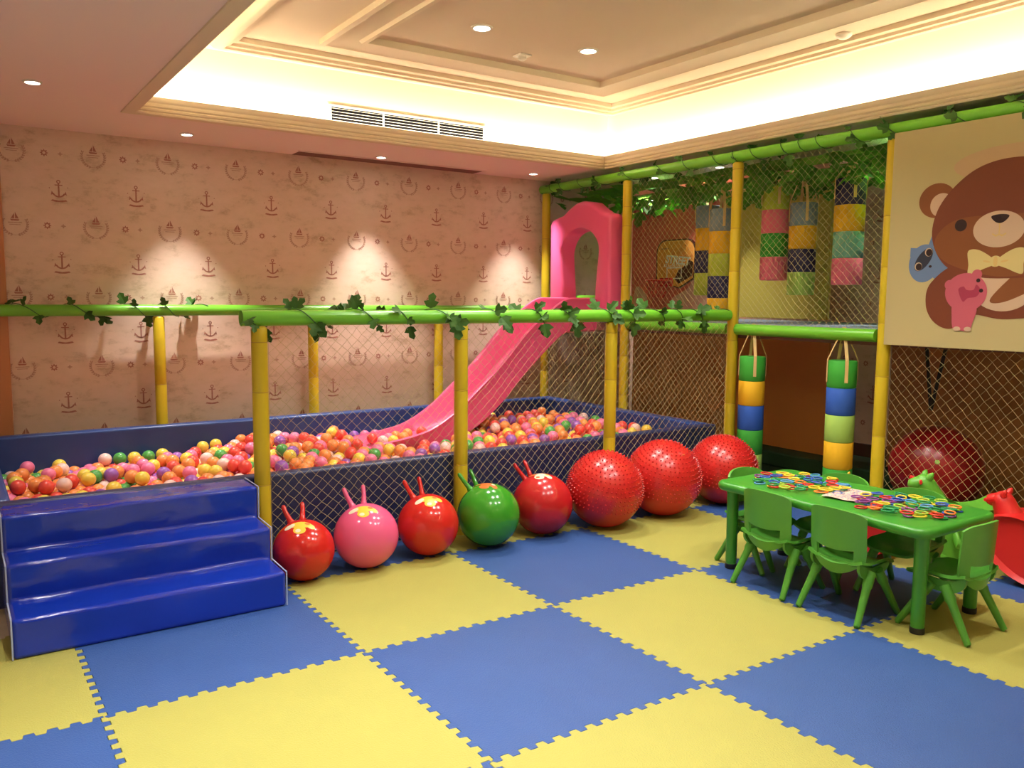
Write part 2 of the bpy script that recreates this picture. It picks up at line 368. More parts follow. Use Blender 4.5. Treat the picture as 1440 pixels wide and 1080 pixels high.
t = empty('smoke_detector', (3.52, .29, H2)); tag(t, 'small round white detector on the ceiling beside the right-hand bright cove', 'detector')
MB().lathe([(.05, -.0005), (.05, -.014), (.03, -.03), (.008, -.036)], seg=24).build('dome', M['lamp'] if False else M['white'], t, smooth=50)

# ------------------------------------------------------------------ interlocking foam mats
NT = 14
def seam_pts(p0, p1, sign):
    # square-wave seam with slightly dovetailed teeth from p0 to p1
    dx, dy = p1[0]-p0[0], p1[1]-p0[1]; nx, ny = -dy, dx; out = []
    am = .0125
    for k in range(NT):
        for (t, s) in ((k+.02, -1), (k+.46, -1), (k+.52, 1), (k+.96, 1)):
            if k == 0 and t < .1: t = .12
            tt = t/NT; dov = .006*s*(-1 if (t-k) in (.02, .52) else 1)
            out.append((p0[0]+dx*tt+nx*am*s*sign, p0[1]+dy*tt+ny*am*s*sign))
    return [p0]+out
MATLAB = {
 (-2, 0): 'yellow foam floor mat beside the left end of the blue steps', (-1, 0): 'blue foam floor mat that the blue steps stand on', (0, 0): 'yellow foam floor mat in front of the two red hopper balls and the pink one',
 (1, 0): 'blue foam floor mat in front of the green hopper ball', (2, 0): 'yellow foam floor mat in front of the big red spiky balls', (3, 0): 'blue foam floor mat under the farthest red spiky ball',
 (-2, -1): 'blue foam floor mat at the bottom left, cut by the picture edge', (-1, -1): 'yellow foam floor mat next to the blue mat of the steps, towards the viewer', (0, -1): 'blue foam floor mat in the middle of the open floor',
 (1, -1): 'yellow foam floor mat between the middle blue mat and the green table', (2, -1): 'blue foam floor mat in shade under the green table', (3, -1): 'yellow foam floor mat behind the green table',
 (0, -2): 'yellow foam floor mat at the bottom edge, below the middle blue mat', (1, -2): 'blue foam floor mat at the bottom right, in front of the green table end', (2, -2): 'yellow foam floor mat under the end chair of the green table',
 (3, -2): 'blue foam floor mat under the red rocking toy', (-1, -2): 'blue foam floor mat nearest the viewer',
 (0, 1): 'blue foam floor mat mostly under the pit, behind the pink hopper ball', (1, 1): 'yellow foam floor mat mostly under the ball pit, behind the green hopper ball', (2, 1): 'blue foam floor mat mostly under the ball pit, behind the spiky red balls',
 (3, 1): 'yellow foam floor mat at the corner post of the climbing frame', (-1, 1): 'yellow foam floor mat hidden under the ball pit behind the steps',
}
for (i, j), lab in MATLAB.items():
    P = []
    P += seam_pts((i, j), (i+1, j), 1)
    P += seam_pts((i+1, j), (i+1, j+1), 1)
    P += seam_pts((i, j+1), (i+1, j+1), 1)[1:][::-1] if False else [(i+1, j+1)]+seam_pts((i, j+1), (i+1, j+1), 1)[1:][::-1]
    P += [(i, j+1)]+seam_pts((i, j), (i, j+1), 1)[1:][::-1]
    c = (i+.5, j+.5)
    yl = (i+j) % 2 == 0
    sh = lambda d: [((p[0]-c[0])*(1-d)-0, (p[1]-c[1])*(1-d)) for p in P]
    n = len(P); top, mid, bot = sh(.0035), sh(.0006), sh(.0006)
    vs = [(p[0], p[1], 0) for p in top]+[(p[0], p[1], -.004) for p in mid]+[(p[0], p[1], -.02) for p in bot]
    fs = [list(range(n))]+[(i1, (i1+1) % n, n+(i1+1) % n, n+i1)[::-1] for i1 in range(n)]+[(n+i1, n+(i1+1) % n, 2*n+(i1+1) % n, 2*n+i1)[::-1] for i1 in range(n)]
    o = MB().add(vs, fs).build('foam_floor_mat', M['mat_yellow'] if yl else M['mat_blue']); o.location = (c[0], c[1], 0)
    tag(o, lab, 'floor mat', 'interlocking foam floor mats')
struct(MB().box(4.02, WX1-.02, -4.0, WY1-.02, -.021, -.004).build('floor_carpet', M['carpet']))

# ------------------------------------------------------------------ ball pit, steps
PR = .51
t = empty('ball_pit', (1.2, 2.5, 0)); tag(t, 'long blue vinyl ball pit with padded walls in front of the wallpapered wall', 'ball pit')
def pad(name, x0, x1, y0, y1, z0, z1, lab=None):
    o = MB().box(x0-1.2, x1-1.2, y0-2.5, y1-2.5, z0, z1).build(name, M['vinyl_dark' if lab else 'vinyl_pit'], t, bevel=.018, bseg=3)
    if lab: o['label'] = lab
    return o
pad('wall_panel', -1.27, 3.655, 1.372, 1.46, .001, PR, 'navy front wall of the pit')
pad('wall_panel', -1.27, 3.655, 3.52, 3.62, .001, PR)
pad('wall_panel', -1.27, -1.18, 1.462, 3.518, .001, PR); pad('wall_panel', 3.54, 3.655, 1.462, 3.518, .001, PR)
MB().box(-1.178-1.2, 3.538-1.2, 1.462-2.5, 3.518-2.5, .001, .03).build('floor_pad', M['vinyl_pit'], t)

t = empty('foam_steps', (-.665, 1.0, 0)); tag(t, 'three glossy royal blue vinyl foam steps climbing to the ball pit', 'steps')
prof = [(.70, 0), (.70, .17), (.92, .176), (.915, .338), (1.12, .345), (1.115, .508), (1.345, .512), (1.345, 0)]
pp = [(y-1.0, z) for y, z in prof]
def step_body():
    # finely divided along x so the stretched vinyl can sag and wrinkle a little
    b = MB(); n = 26; dense = []
    for i in range(len(pp)):
        a, c = pp[i], pp[(i+1) % len(pp)]; L = math.dist(a, c); k = max(1, int(L/.03))
        for q in range(k): dense.append((a[0]+(c[0]-a[0])*q/k, a[1]+(c[1]-a[1])*q/k))
    k = len(dense); vs = []
    for i in range(n+1):
        x = -.572+1.144*i/n
        for (y, z) in dense:
            s = 0 if (z < .001 or i in (0, n)) else .006*noise.noise(Vector((x*2.2, y*6, z*7)))+.004*noise.noise(Vector((x*6+3, y*11, z*12)))
            vs.append((x, y+s, max(.0005, z+s)))
    fs = []
    for i in range(n):
        for j in range(k): fs.append((i*k+j, (i+1)*k+j, (i+1)*k+(j+1) % k, i*k+(j+1) % k))
    fs += [list(range(k)), [n*k+j for j in range(k)][::-1]]
    b.add(vs, fs); return b
o = step_body().build('vinyl_cover', M['vinyl'], t, normals=True, bevel=.016, bseg=3)
o.modifiers['bevel'].angle_limit = math.radians(50)
for x in (.574, -.574):
    MB().tube([(x, y, max(z, .004)) for y, z in pp[:7]], .0035, 6).build('edge_piping', M['piping'], t, smooth=60)

# ------------------------------------------------------------------ padded posts and rails of the climbing frame
PRAD = .043
def post(x, y, h, bands, lab):
    t = empty('padded_post', (x, y, 0)); tag(t, lab, 'post', 'yellow padded posts')
    b = MB()
    prof = [(0, .0005), (PRAD, .0005)]
    for z in bands: prof += [(PRAD, z-.006), (PRAD-.0018, z), (PRAD, z+.006)]
    prof += [(PRAD, h-.012), (PRAD-.010, h), (0, h+.001)]
    b.lathe(prof, seg=24).build('padding', M['post'], t, smooth=50)
    for z in bands: MB().lathe([(PRAD-.0012, z-.0022), (PRAD+.0006, z), (PRAD-.0012, z+.0022)], seg=24).build('seam', M['seam'], t, smooth=60)
G = 1.25
post(-.005, 1.32, 1.334, (.47, .98, 1.25), 'yellow padded post at the right end of the blue steps')
post(1.255, 1.32, 1.334, (.45, .92, 1.24), 'yellow padded post behind the gap of the red and green hopper balls')
post(2.485, 1.32, 1.334, (.52, .93, 1.26), 'yellow padded post in front of the ball pit, behind the first spiky red ball')
post(3.74, 1.32, 2.555, (.68, 1.18, 1.72, 2.05, 2.5), 'tall yellow padded corner post rising behind the farthest spiky ball')
post(3.74, 2.585, 2.555, (.62, .98, 1.62, 1.9, 2.15, 2.32), 'tall yellow padded post just right of the pink slide arch')
post(3.74, 3.815, 2.555, (.75, 1.3, 2.1), 'tall yellow padded post left of the pink slide arch, against the wallpaper')
post(3.74, .03, 2.555, (.6, 1.0, 1.35, 1.72, 2.05), 'tall yellow padded post on the left edge of the bear banner')
post(3.74, -1.24, 2.555, (.6, 1.2, 1.9), 'tall yellow padded post on the far edge of the bear banner')
post(-.02, 3.79, 1.334, (.8,), 'low yellow padded post behind the ball pit, left of the front post by the steps')
post(1.23, 3.79, 1.334, (.8,), 'low yellow padded post behind the ball pit, in the middle of the wallpaper')
post(2.47, 3.79, 1.334, (.85,), 'low yellow padded post behind the ball pit, seen left of the pink chute')
def rail(a, c, lab, r=PRAD, name='green_rail'):
    o = MB().tube([a, c], r, 24).build(name, M['rail'], smooth=50); tag(o, lab, 'rail', 'green padded rails'); return o
RZ = 1.379
rail((-.10, 1.32, RZ), (3.685, 1.32, RZ), 'long green padded rail with ivy along the front of the ball pit')
rail((-1.9, 3.79, RZ), (3.685, 3.79, RZ), 'long green padded rail with ivy along the wallpapered wall')
rail((3.74, -1.6, 2.60), (3.74, 3.89, 2.60), 'high green padded rail with ivy along the top of the climbing frame')
rail((3.74, .085, 1.268), (3.74, 1.275, 1.268), 'green padded rail from which the two lower striped bags hang')
rail((3.74, 1.366, 1.268), (3.74, 2.54, 1.268), 'green padded rail under the ivy rail, between corner post and slide post')
rail((3.81, 2.60, 2.235), (3.81, 3.80, 2.235), 'thin green rail behind the top of the pink slide arch', .03)
rail((3.81, 2.60, 1.50), (3.81, 3.80, 1.50), 'thin green rail behind the foot of the pink slide arch', .03)
rail((4.36, -1.6, 2.60), (4.36, 3.89, 2.60), 'middle green roof rail carrying the upper striped bags', .036)
rail((5.0, -1.6, 2.60), (5.0, 3.89, 2.60), 'rear green roof rail along the back of the climbing frame', .036)

# ------------------------------------------------------------------ ivy on the rails
LEAF = [(0, 0), (.10, -.30), (.42, -.52), (.50, -.22), (.78, -.28), (1.0, 0), (.78, .28), (.50, .22), (.42, .52), (.10, .30)]
def leaf(b, p, d, nrm, size, fold=.25):
    d = Vector(d).normalized(); nrm = Vector(nrm); s = d.cross(nrm)
    if s.length < 1e-3: s = d.cross(Vector((.3, .5, .8)))
    s.normalize(); nrm = s.cross(d).normalized()
    mid = [(0, 0), (.35, 0), (.7, 0), (1.0, 0)]
    vs = [Vector(p)+d*(x*size)+s*(y*size)+nrm*(abs(y)*fold*size - x*x*.18*size) for x, y in LEAF]
    vm = [Vector(p)+d*(x*size)-nrm*(x*x*.18*size) for x, _ in mid[1:3]]
    vs += vm; a, c = len(LEAF), len(LEAF)+1
    b.add(vs, [(0, 1, 2, a), (2, 3, c, a), (3, 4, 5, c), (0, a, 8, 9), (a, c, 7, 8), (c, 5, 6, 7)])
def ivy(a, c, lab, n_leaf, rr=PRAD, seed=1, pitch=.27, sizes=(.045, .085), ymax=9, zmax=9):
    R = random.Random(seed); a, c = Vector(a), Vector(c); L = (c-a).length; d = (c-a)/L
    x = Vector((0, 0, 1)); y = d.cross(x)
    t = empty('ivy_garland', a); tag(t, lab, 'ivy')
    path = []; ph = R.random()*6; q = 0; n = int(L/.02)
    for i in range(n+1):
        u = L*i/n; q += (2*PI*.02/pitch)*(.35+1.3*abs(noise.noise(Vector((u*1.7, seed, 0)))))*1.6
        r = rr+.006+.004*noise.noise(Vector((u*9, seed, 5)))
        path.append(d*u+(x*math.cos(q+ph)+y*math.sin(q+ph))*r)
    MB().tube(path, .0032, 6).build('stem', M['stem'], t, smooth=60)
    b = MB()
    for k in range(n_leaf):
        i = R.randrange(2, n-2) if k % 3 else min(n-3, int(n*(k+.5)/n_leaf)); p = path[i]; u = (p-d*p.dot(d)).normalized()
        dd = (u*R.uniform(.5, 1.3)+d*R.uniform(-.8, .8)+Vector((0, 0, R.uniform(-.7, .4)))).normalized()
        nn = (u*.4+Vector((-.55, -.8, .3))+Vector((R.uniform(-.4, .4), R.uniform(-.4, .4), R.uniform(-.3, .3)))).normalized()
        sz = R.uniform(*sizes)
        leaf(b, p+u*.004, dd, nn, sz, R.uniform(.05, .35))
    b.v = [(x_, min(y_, ymax-a.y), min(z_, zmax-a.z)) for x_, y_, z_ in b.v]
    b.build('leaves', M['leaf'], t)
    return t
ivy((-.08, 1.32, RZ), (3.66, 1.32, RZ), 'ivy garland wound round the long front rail of the ball pit', 120, seed=3, sizes=(.05, .105))
ivy((-1.5, 3.79, RZ), (.35, 3.79, RZ), 'ivy garland wound round the rail along the wallpapered wall', 26, seed=5, sizes=(.06, .11), ymax=3.918)
ivy((3.74, -1.3, 2.60), (3.74, 3.86, 2.60), 'ivy garland wound round the high top rail of the climbing frame', 80, seed=8, sizes=(.05, .095), zmax=2.682)

# ------------------------------------------------------------------ leafy canopy under the roof
t = empty('leaf_canopy', (4.4, 1.2, 2.5)); tag(t, 'dark green leafy camouflage canopy under the top of the climbing frame', 'canopy')
b = MB(); R = random.Random(4)
nx, ny = 10, 40
g = [[(3.80+1.15*i/nx-4.4, -1.3+5.1*j/ny-1.2, .035+.03*noise.noise(Vector((i*.6, j*.35, 2)))-.05*math.sin(PI*i/nx)) for j in range(ny+1)] for i in range(nx+1)]
vs = [p for row in g for p in row]; fs = []
for i in range(nx):
    for j in range(ny):
        if noise.noise(Vector((i*.9, j*.55, 9))) < .08 and not (abs(3.80+1.15*(i+.5)/nx-4.55) < .14 and abs(-1.3+5.1*(j+.5)/ny-2.20) < .16): fs.append((i*(ny+1)+j, (i+1)*(ny+1)+j, (i+1)*(ny+1)+j+1, i*(ny+1)+j+1))
b.add(vs, fs).build('mesh_sheet', M['canopy'], t)
b = MB()
for k in range(420):
    x, y = R.uniform(3.80, 4.95), R.uniform(-1.3, 3.75)
    if abs(x-4.55) < .16 and abs(y-2.20) < .18: continue
    leaf(b, (x-4.4, y-1.2, R.uniform(-.10, .03)), (R.uniform(-1, 1), R.uniform(-1, 1), R.uniform(-.7, -.1)), (R.uniform(-.6, .2), R.uniform(-.6, .3), 1), R.uniform(.09, .17), .2)
b.build('leaves', M['canopy'], t)

# ------------------------------------------------------------------ platform and back panels of the climbing frame
t = empty('climbing_deck', (4.37, 1.3, 1.27)); tag(t, 'raised platform of the climbing frame with a blue-grey mat, above the hanging bags', 'platform')
MB().box(3.79-4.37, 5.02-4.37, -1.24-1.3, 3.84-1.3, -.07, .0).build('deck_board', M['slot'], t)
MB().box(3.765-4.37, 5.02-4.37, -1.24-1.3, 2.56-1.3, .001, .045).build('mat', M['deck'], t, bevel=.01)
MB().box(3.83-4.37, 5.02-4.37, 2.565-1.3, 3.82-1.3, .001, .045).build('mat', M['deck'], t, bevel=.01)
t = empty('play_panel', (5.0, 3.2, 1.33)); tag(t, 'red padded back panel with pink patches behind the basketball hoop', 'panel')
MB().box(-.02, .02, -.62, .68, 0, 1.22).build('board', M['panel_red'], t, bevel=.006)
def blob(pts, n=8):
    out = []; k = len(pts)
    for i in range(k):
        p0, p1, p2, p3 = [Vector(pts[(i+q) % k]) for q in (-1, 0, 1, 2)]
        for s in range(n):
            u = s/n; out.append(tuple(.5*((2*p1)+(p2-p0)*u+(2*p0-5*p1+4*p2-p3)*u*u+(3*p1-p0-3*p2+p3)*u**3)))
    return out
b = MB()
for P in ([(-.58, .55), (-.36, .62), (-.30, .80), (-.46, .86), (-.60, .82)], [(-.60, .02), (-.1, .03), (.05, .16), (-.18, .28), (-.30, .40), (-.60, .42)], [(.40, .04), (.62, .04), (.60, .3), (.44, .22)]):
    q = blob(P); b.add([(-.0215, p[0], p[1]) for p in q], [list(range(len(q)))[::-1]])
b.build('pink_patch', M['panel_pink'], t)
t = empty('play_panel', (5.0, 1.95, 1.33)); tag(t, 'olive yellow padded back panel behind the row of hanging striped bags', 'panel')
MB().box(-.02, .02, -.60, .60, 0, 1.22).build('board', M['panel_yellow'], t, bevel=.006)

# basketball backboard with hoop; drawn facing -x : u to the right is -y
t = empty('basketball_hoop', (4.965, 3.18, 1.66)); tag(t, 'small orange and brown street basketball backboard with a red hoop', 'basketball hoop')
def face(b, pts, x, k, closed_order=True):
    b.mat(k); b.add([(x, -u, v) for u, v in pts], [list(range(len(pts)))])
out = [(-.275, .03), (.06, -.05), (.27, .05), (.285, .30)] + [(.285-.13+.13*math.cos(a), .33+.13*math.sin(a)) for a in [PI/2*i/6 for i in range(1, 7)]] + [(-.15-.13*math.sin(a), .33+.13*math.cos(a)) for a in [PI/2*i/6 for i in range(7)]]
MB().prism([(-u, v) for u, v in out], 0, -.012, .012).build('backboard', M['board_brown'], t, normals=True)
b = MB(); sc = lambda P, s, dy=0: [((u-.01)*s+.01, (v-.2)*s+.2+dy) for u, v in P]
face(b, sc(out, .95), -.0125, 0); face(b, sc(out, .90), -.0131, 1)
face(b, [(.06, .0), (.25, .08), (.258, .22), (.20, .24), (.12, .17), (.05, .14), (0, .05)], -.0137, 2)
for P in ([(-.12, .05), (.10, .05), (.10, .06), (-.12, .06)], [(-.12, .06), (-.108, .06), (-.108, .17), (-.12, .17)], [(.088, .06), (.10, .06), (.10, .17), (.088, .17)], [(-.12, .16), (.10, .16), (.10, .172), (-.12, .172)]): face(b, P, -.0142, 3)
RR = random.Random(2)
for k in range(12):
    u = -.16+k*.028; h = RR.uniform(.015, .04); face(b, [(u, .175), (u+.012, .178), (u+.020, .178+h), (u+.006, .176+h*.8)], -.0142, 3)
for k in range(5): face(b, [(-.20+k*.022, .36), (-.185+k*.022, .361), (-.187+k*.022, .375), (-.20+k*.022, .372)], -.0142, 2)
for k in range(4): face(b, [(.14, .28+k*.035), (.148, .28+k*.035), (.147, .295+k*.035), (.139, .294+k*.035)], -.0142, 2)
b.build('board_print', [M['board_orange'], M['board_orange'], M['board_brown'], M['paint_white']], t)
def text(s, size, m, parent, loc, rot, name, shear=0.0, off=0.0):
    cu = bpy.data.curves.new(name, 'FONT'); cu.body = s; cu.size = size; cu.align_x = 'CENTER'; cu.shear = shear; cu.extrude = .0006; cu.offset = off; cu.space_character = .92
    tmp = bpy.data.objects.new('tmp', cu); COL.objects.link(tmp)
    dg = bpy.context.evaluated_depsgraph_get(); me = bpy.data.meshes.new_from_object(tmp.evaluated_get(dg)); bpy.data.objects.remove(tmp)
    me.materials.clear(); me.materials.append(m)
    o = bpy.data.objects.new(name, me); COL.objects.link(o); o.parent = parent; o.location = loc; o.rotation_euler = rot; return o
text('STREET', .115, M['paint_white'], t, (-.0148, -.03, .205), (PI/2, .10, -PI/2), 'lettering', .15, .0035)
b = MB(); b.tube([(-.16+.12*math.cos(a), .10+.12*math.sin(a), .03) for a in [2*PI*i/28 for i in range(28)]], .011, 8, closed=True)
b.box(-.06, -.013, .02, .18, -.03, .06).build('hoop', M['hoop_red'], t, smooth=50)
b = MB()
for i in range(14):
    a, a2 = 2*PI*i/14, 2*PI*(i+.5)/14
    for s in (1, -1):
        b.tube([(-.16+.12*math.cos(a), .10+.12*math.sin(a), .03), (-.16+.09*math.cos(a+s*.22), .10+.09*math.sin(a+s*.22), -.07), (-.16+.07*math.cos(a+s*.45), .10+.07*math.sin(a+s*.45), -.15)], .003, 4)
b.build('hoop_net', M['hoop_red'], t)

# ------------------------------------------------------------------ safety nets (diamond mesh)
def net(org, U, Vv, w, h, lab, cell=.064, seed=0, sag=.010):
    org, U, Vv = Vector(org), Vector(U), Vector(Vv); N = U.cross(Vv)
    nu, nv = max(2, round(w/cell)), max(2, round(h/cell)); R = random.Random(seed)
    idx = {}; vs = []; fs = []
    def vert(i, j):
        if (i, j) not in idx:
            e = 0 if (i in (0, 2*nu) or j in (0, 2*nv)) else 1
            s = sag*math.sin(PI*i/(2*nu))*math.sin(PI*j/(2*nv))*noise.noise(Vector((i*.12, j*.12, seed)))*1.5
            p = org+U*(w*i/(2*nu)+e*R.uniform(-.004, .004)+e*.012*noise.noise(Vector((i*.1, j*.1, seed+7))))+Vv*(h*j/(2*nv)+e*R.uniform(-.004, .004)-e*.012*math.sin(PI*i/(2*nu))*noise.noise(Vector((i*.08, j*.1, seed+3))))+N*s
            idx[(i, j)] = len(vs); vs.append(p-org)
        return idx[(i, j)]
    for i in range(-1, 2*nu+1):
        for j in range(-1, 2*nv+1):
            if (i+j) % 2: continue
            q = [(i, j+1), (i+1, j), (i+2, j+1), (i+1, j+2)]
            q = [(a, c) for a, c in q if 0 <= a <= 2*nu and 0 <= c <= 2*nv]
            if len(q) >= 3: fs.append([vert(a, c) for a, c in q])
    me = bpy.data.meshes.new('safety_net'); me.from_pydata(vs, [], fs); me.materials.append(M['net'])
    o = bpy.data.objects.new('safety_net', me); COL.objects.link(o); o.location = org
    wf = o.modifiers.new('cord', 'WIREFRAME'); wf.thickness = .0027; wf.use_even_offset = False; wf.use_boundary = True; wf.use_replace = True
    return tag(o, lab, 'net', 'knotted safety nets')
X, Yv, Zv = (1, 0, 0), (0, 1, 0), (0, 0, 1)
net((.045, 1.325, .02), X, Zv, 1.16, 1.325, 'knotted pit net behind the first red and the pink hopper ball', seed=1)
net((1.305, 1.325, .02), X, Zv, 1.13, 1.325, 'knotted safety net in front of the pit behind the green hopper ball', seed=2)
net((2.535, 1.325, .02), X, Zv, 1.155, 1.325, 'knotted safety net in front of the pit behind the spiky red balls', seed=3)
net((3.735, 2.535, .02), (0, -1, 0), Zv, 1.165, 1.21, 'lower safety net on the climbing frame, between corner post and slide post', seed=4, cell=.058)
net((3.735, 2.535, 1.32), (0, -1, 0), Zv, 1.165, 1.24, 'upper safety net in front of the basketball hoop', seed=5, cell=.058)
net((3.735, 1.27, 1.31), (0, -1, 0), Zv, 1.19, 1.25, 'upper safety net in front of the hanging striped bags', seed=6, cell=.058)
net((3.735, -.02, .02), (0, -1, 0), Zv, 1.17, 1.22, 'safety net below the bear banner with a large red ball behind it', seed=7, cell=.066)
net((3.735, 3.765, .02), (0, -1, 0), Zv, 1.13, 1.16, 'safety net behind the pink slide chute', seed=8, cell=.058)
t = empty('play_panel', (5.02, 2.55, 0)); tag(t, 'orange brown lower back panel behind the nets under the climbing platform', 'panel')
MB().box(-.02, .02, -1.22, 1.30, 0, 1.19).build('board', M['panel_orange'], t, bevel=.006)
t = empty('play_panel', (5.02, -.66, 0)); tag(t, 'brown lower back panel behind the large smooth red ball', 'panel')
MB().box(-.02, .02, -1.6, 1.40, 0, 1.19).build('board', M['panel_brown'], t, bevel=.006)

# ------------------------------------------------------------------ hanging striped bags
def bag(x, y, ztop, r, bands, hook_z, lab, bh=.195, lean=0.0):
    t = empty('striped_bag', (x, y, ztop)); tag(t, lab, 'punching bag', 'hanging striped bags')
    n = len(bands)
    for i, c in enumerate(bands):
        z1, z0 = -i*bh, -(i+1)*bh+.001
        pr = [(0, z0), (r-.006, z0), (r, z0+.008), (r, z1-.008 if i == 0 else z1-.003), (r-.006 if i == 0 else r-.002, z1), (0, z1)]
        MB().lathe(pr, seg=28).build('band', M['b_'+c], t, smooth=45)
    hz = hook_z-ztop
    for k in range(4):
        a = PI*.28+PI/2*k; ca, sa = math.cos(a), math.sin(a); px, py = -sa*.011, ca*.011
        pts = [(.006*ca, .006*sa, hz), (r*.62*ca, r*.62*sa, hz*.42), ((r+.002)*ca, (r+.002)*sa, .004), ((r+.003)*ca, (r+.003)*sa, -.15)]
        b = MB(); vs = []
        for p in pts: vs += [(p[0]+px, p[1]+py, p[2]), (p[0]-px, p[1]-py, p[2]), (p[0]-px+.003*ca, p[1]-py+.003*sa, p[2]+.001), (p[0]+px+.003*ca, p[1]+py+.003*sa, p[2]+.001)]
        fs = []
        for i in range(3):
            for j in range(4): fs.append((i*4+j, i*4+(j+1) % 4, (i+1)*4+(j+1) % 4, (i+1)*4+j))
        fs += [(3, 2, 1, 0), (12, 13, 14, 15)]
        b.add(vs, fs).build('strap', M['strap'], t)
    return t
bag(3.76, 1.128, 1.065, .098, ['green', 'yellow', 'blue', 'green', 'lime'], 1.315, 'hanging striped bag behind the farthest spiky ball, green yellow blue from the top', .190)
bag(3.76, .345, 1.085, .098, ['green', 'blue', 'lime', 'yellow', 'green'], 1.315, 'hanging striped bag next to the banner post, green blue lime yellow from the top', .190)
UZ = 2.57
bag(4.36, 2.185, 2.335, .112, ['greyblue', 'yellow', 'navy', 'olive'], UZ, 'upper striped bag nearest the basketball hoop, grey, yellow, navy, olive', .20)
bag(4.18, 1.86, 2.27, .108, ['greyblue', 'yellow', 'olive', 'navy', 'yellow'], UZ, 'upper striped bag half hidden behind the tall corner post', .19)
bag(4.36, 1.445, 2.43, .112, ['olive', 'pink', 'green', 'pink'], UZ, 'upper striped bag with two pink bands and a green one', .192)
bag(4.40, 1.20, 2.28, .108, ['greyblue', 'yellow', 'navy', 'lime'], UZ, 'upper striped bag with grey top and lime foot, beside the one with two pink bands', .185)
bag(4.36, .755, 2.42, .112, ['navy', 'yellow', 'teal', 'pink'], UZ, 'upper striped bag nearest the bear banner, navy, yellow, teal and pink', .20)

# ------------------------------------------------------------------ bear banner (flat print) on the frame, facing -x
BX = 3.685
t = empty('bear_banner', (BX, -.62, 1.215)); tag(t, 'large cream banner printed with a brown bear, a blue raccoon and a pink pig', 'banner')
MB().box(0, .012, -.63, .62, 0, 1.35).build('banner_sheet', M['banner'], t, bevel=.002)
b = MB(); LAY = [0]
NAMES = ['bear', 'bear_mid', 'cream', 'bow', 'bow_line', 'eye', 'rac', 'rac_dark', 'pig', 'pig_dark', 'blush']
def art(pts, m):
    LAY[0] += 1; b.mat(NAMES.index(m)); x = -.0004-.00012*LAY[0]
    P = [(x, p[0]+.62, p[1]-1.215) for p in pts]; b.add(P, [list(range(len(P)))])
def ell(cy, cz, ry, rz, m, rot=0, n=40):
    c, s = math.cos(rot), math.sin(rot); art([(cy+ry*math.cos(a)*c-rz*math.sin(a)*s, cz+ry*math.cos(a)*s+rz*math.sin(a)*c) for a in [2*PI*i/n for i in range(n)]], m)
CY = -.735
ell(CY-.02, 2.30, .36, .10, 'blush')
# raccoon peeping from the left (larger y)
ell(-.36, 1.715, .095, .085, 'rac')
art([(-.265, 1.845), (-.285, 1.905), (-.325, 1.83)], 'rac'); art([(-.150, 1.775), (-.150, 1.835), (-.205, 1.83)], 'rac')
ell(-.243, 1.735, .098, .118, 'rac', .15)
ell(-.240, 1.758, .082, .040, 'rac_dark', -.95)
for (y, z) in ((-.208, 1.716), (-.270, 1.803)): ell(y, z, .024, .026, 'cream'); ell(y-.003, z-.002, .020, .022, 'eye')
ell(-.285, 1.715, .010, .008, 'eye')
# bear body, arm, belly
art(blob([(-.30, 1.62), (-.27, 1.48), (-.33, 1.37), (-.44, 1.335), (-.56, 1.42), (CY, 1.40), (-1.04, 1.42), (-1.15, 1.36), (-1.22, 1.5), (-1.12, 1.68), (-.95, 1.74), (-.5, 1.74)]), 'bear')
ell(CY+.01, 1.60, .185, .155, 'cream')
art(blob([(-.66, 1.52), (-.74, 1.50), (-.93, 1.60), (-1.0, 1.72), (-.86, 1.72)]), 'bear_mid')
# ears, head
for s in (1, -1): ell(CY+s*.43, 2.115, .115, .105, 'bear_mid'); ell(CY+s*.40, 2.085, .072, .072, 'cream')
art(blob([(CY+.45, 1.90), (CY+.40, 2.10), (CY+.22, 2.27), (CY, 2.32), (CY-.22, 2.27), (CY-.40, 2.10), (CY-.45, 1.90), (CY-.36, 1.72), (CY-.18, 1.65), (CY, 1.635), (CY+.18, 1.65), (CY+.36, 1.72)]), 'bear')
art(blob([(CY+.43, 1.87), (CY+.30, 1.99), (CY, 2.0), (CY-.30, 1.99), (CY-.43, 1.87), (CY-.34, 1.73), (CY, 1.645), (CY+.34, 1.73)]), 'bear_mid')
ell(CY+.055, 1.92, .145, .105, 'cream')
for y in (CY+.275, CY-.185): ell(y, 1.955, .036, .036, 'eye')
art(blob([(CY+.10, 1.995), (CY+.05, 2.005), (CY, 1.995), (CY+.02, 1.965), (CY+.05, 1.953), (CY+.08, 1.965)]), 'eye')
for s in (1, -1): art([(CY+.05, 1.885), (CY+.05+s*.018, 1.876), (CY+.05+s*.04, 1.89), (CY+.05+s*.038, 1.898), (CY+.05+s*.018, 1.886), (CY+.05, 1.893)], 'bow_line')
art([(CY+.047, 1.953), (CY+.053, 1.953), (CY+.053, 1.885), (CY+.047, 1.885)], 'bow_line')
# bow tie
for s in (1, -1): art(blob([(CY+.06, 1.73), (CY+.06+s*.09, 1.80), (CY+.06+s*.16, 1.80), (CY+.06+s*.155, 1.72), (CY+.06+s*.15, 1.66), (CY+.06+s*.07, 1.69)]), 'bow')
ell(CY+.06, 1.735, .035, .032, 'bow'); ell(CY+.06, 1.735, .012, .03, 'bow_line'); ell(CY+.11, 1.735, .022, .006, 'bow_line', .2); ell(CY+.01, 1.735, .022, .006, 'bow_line', -.2)
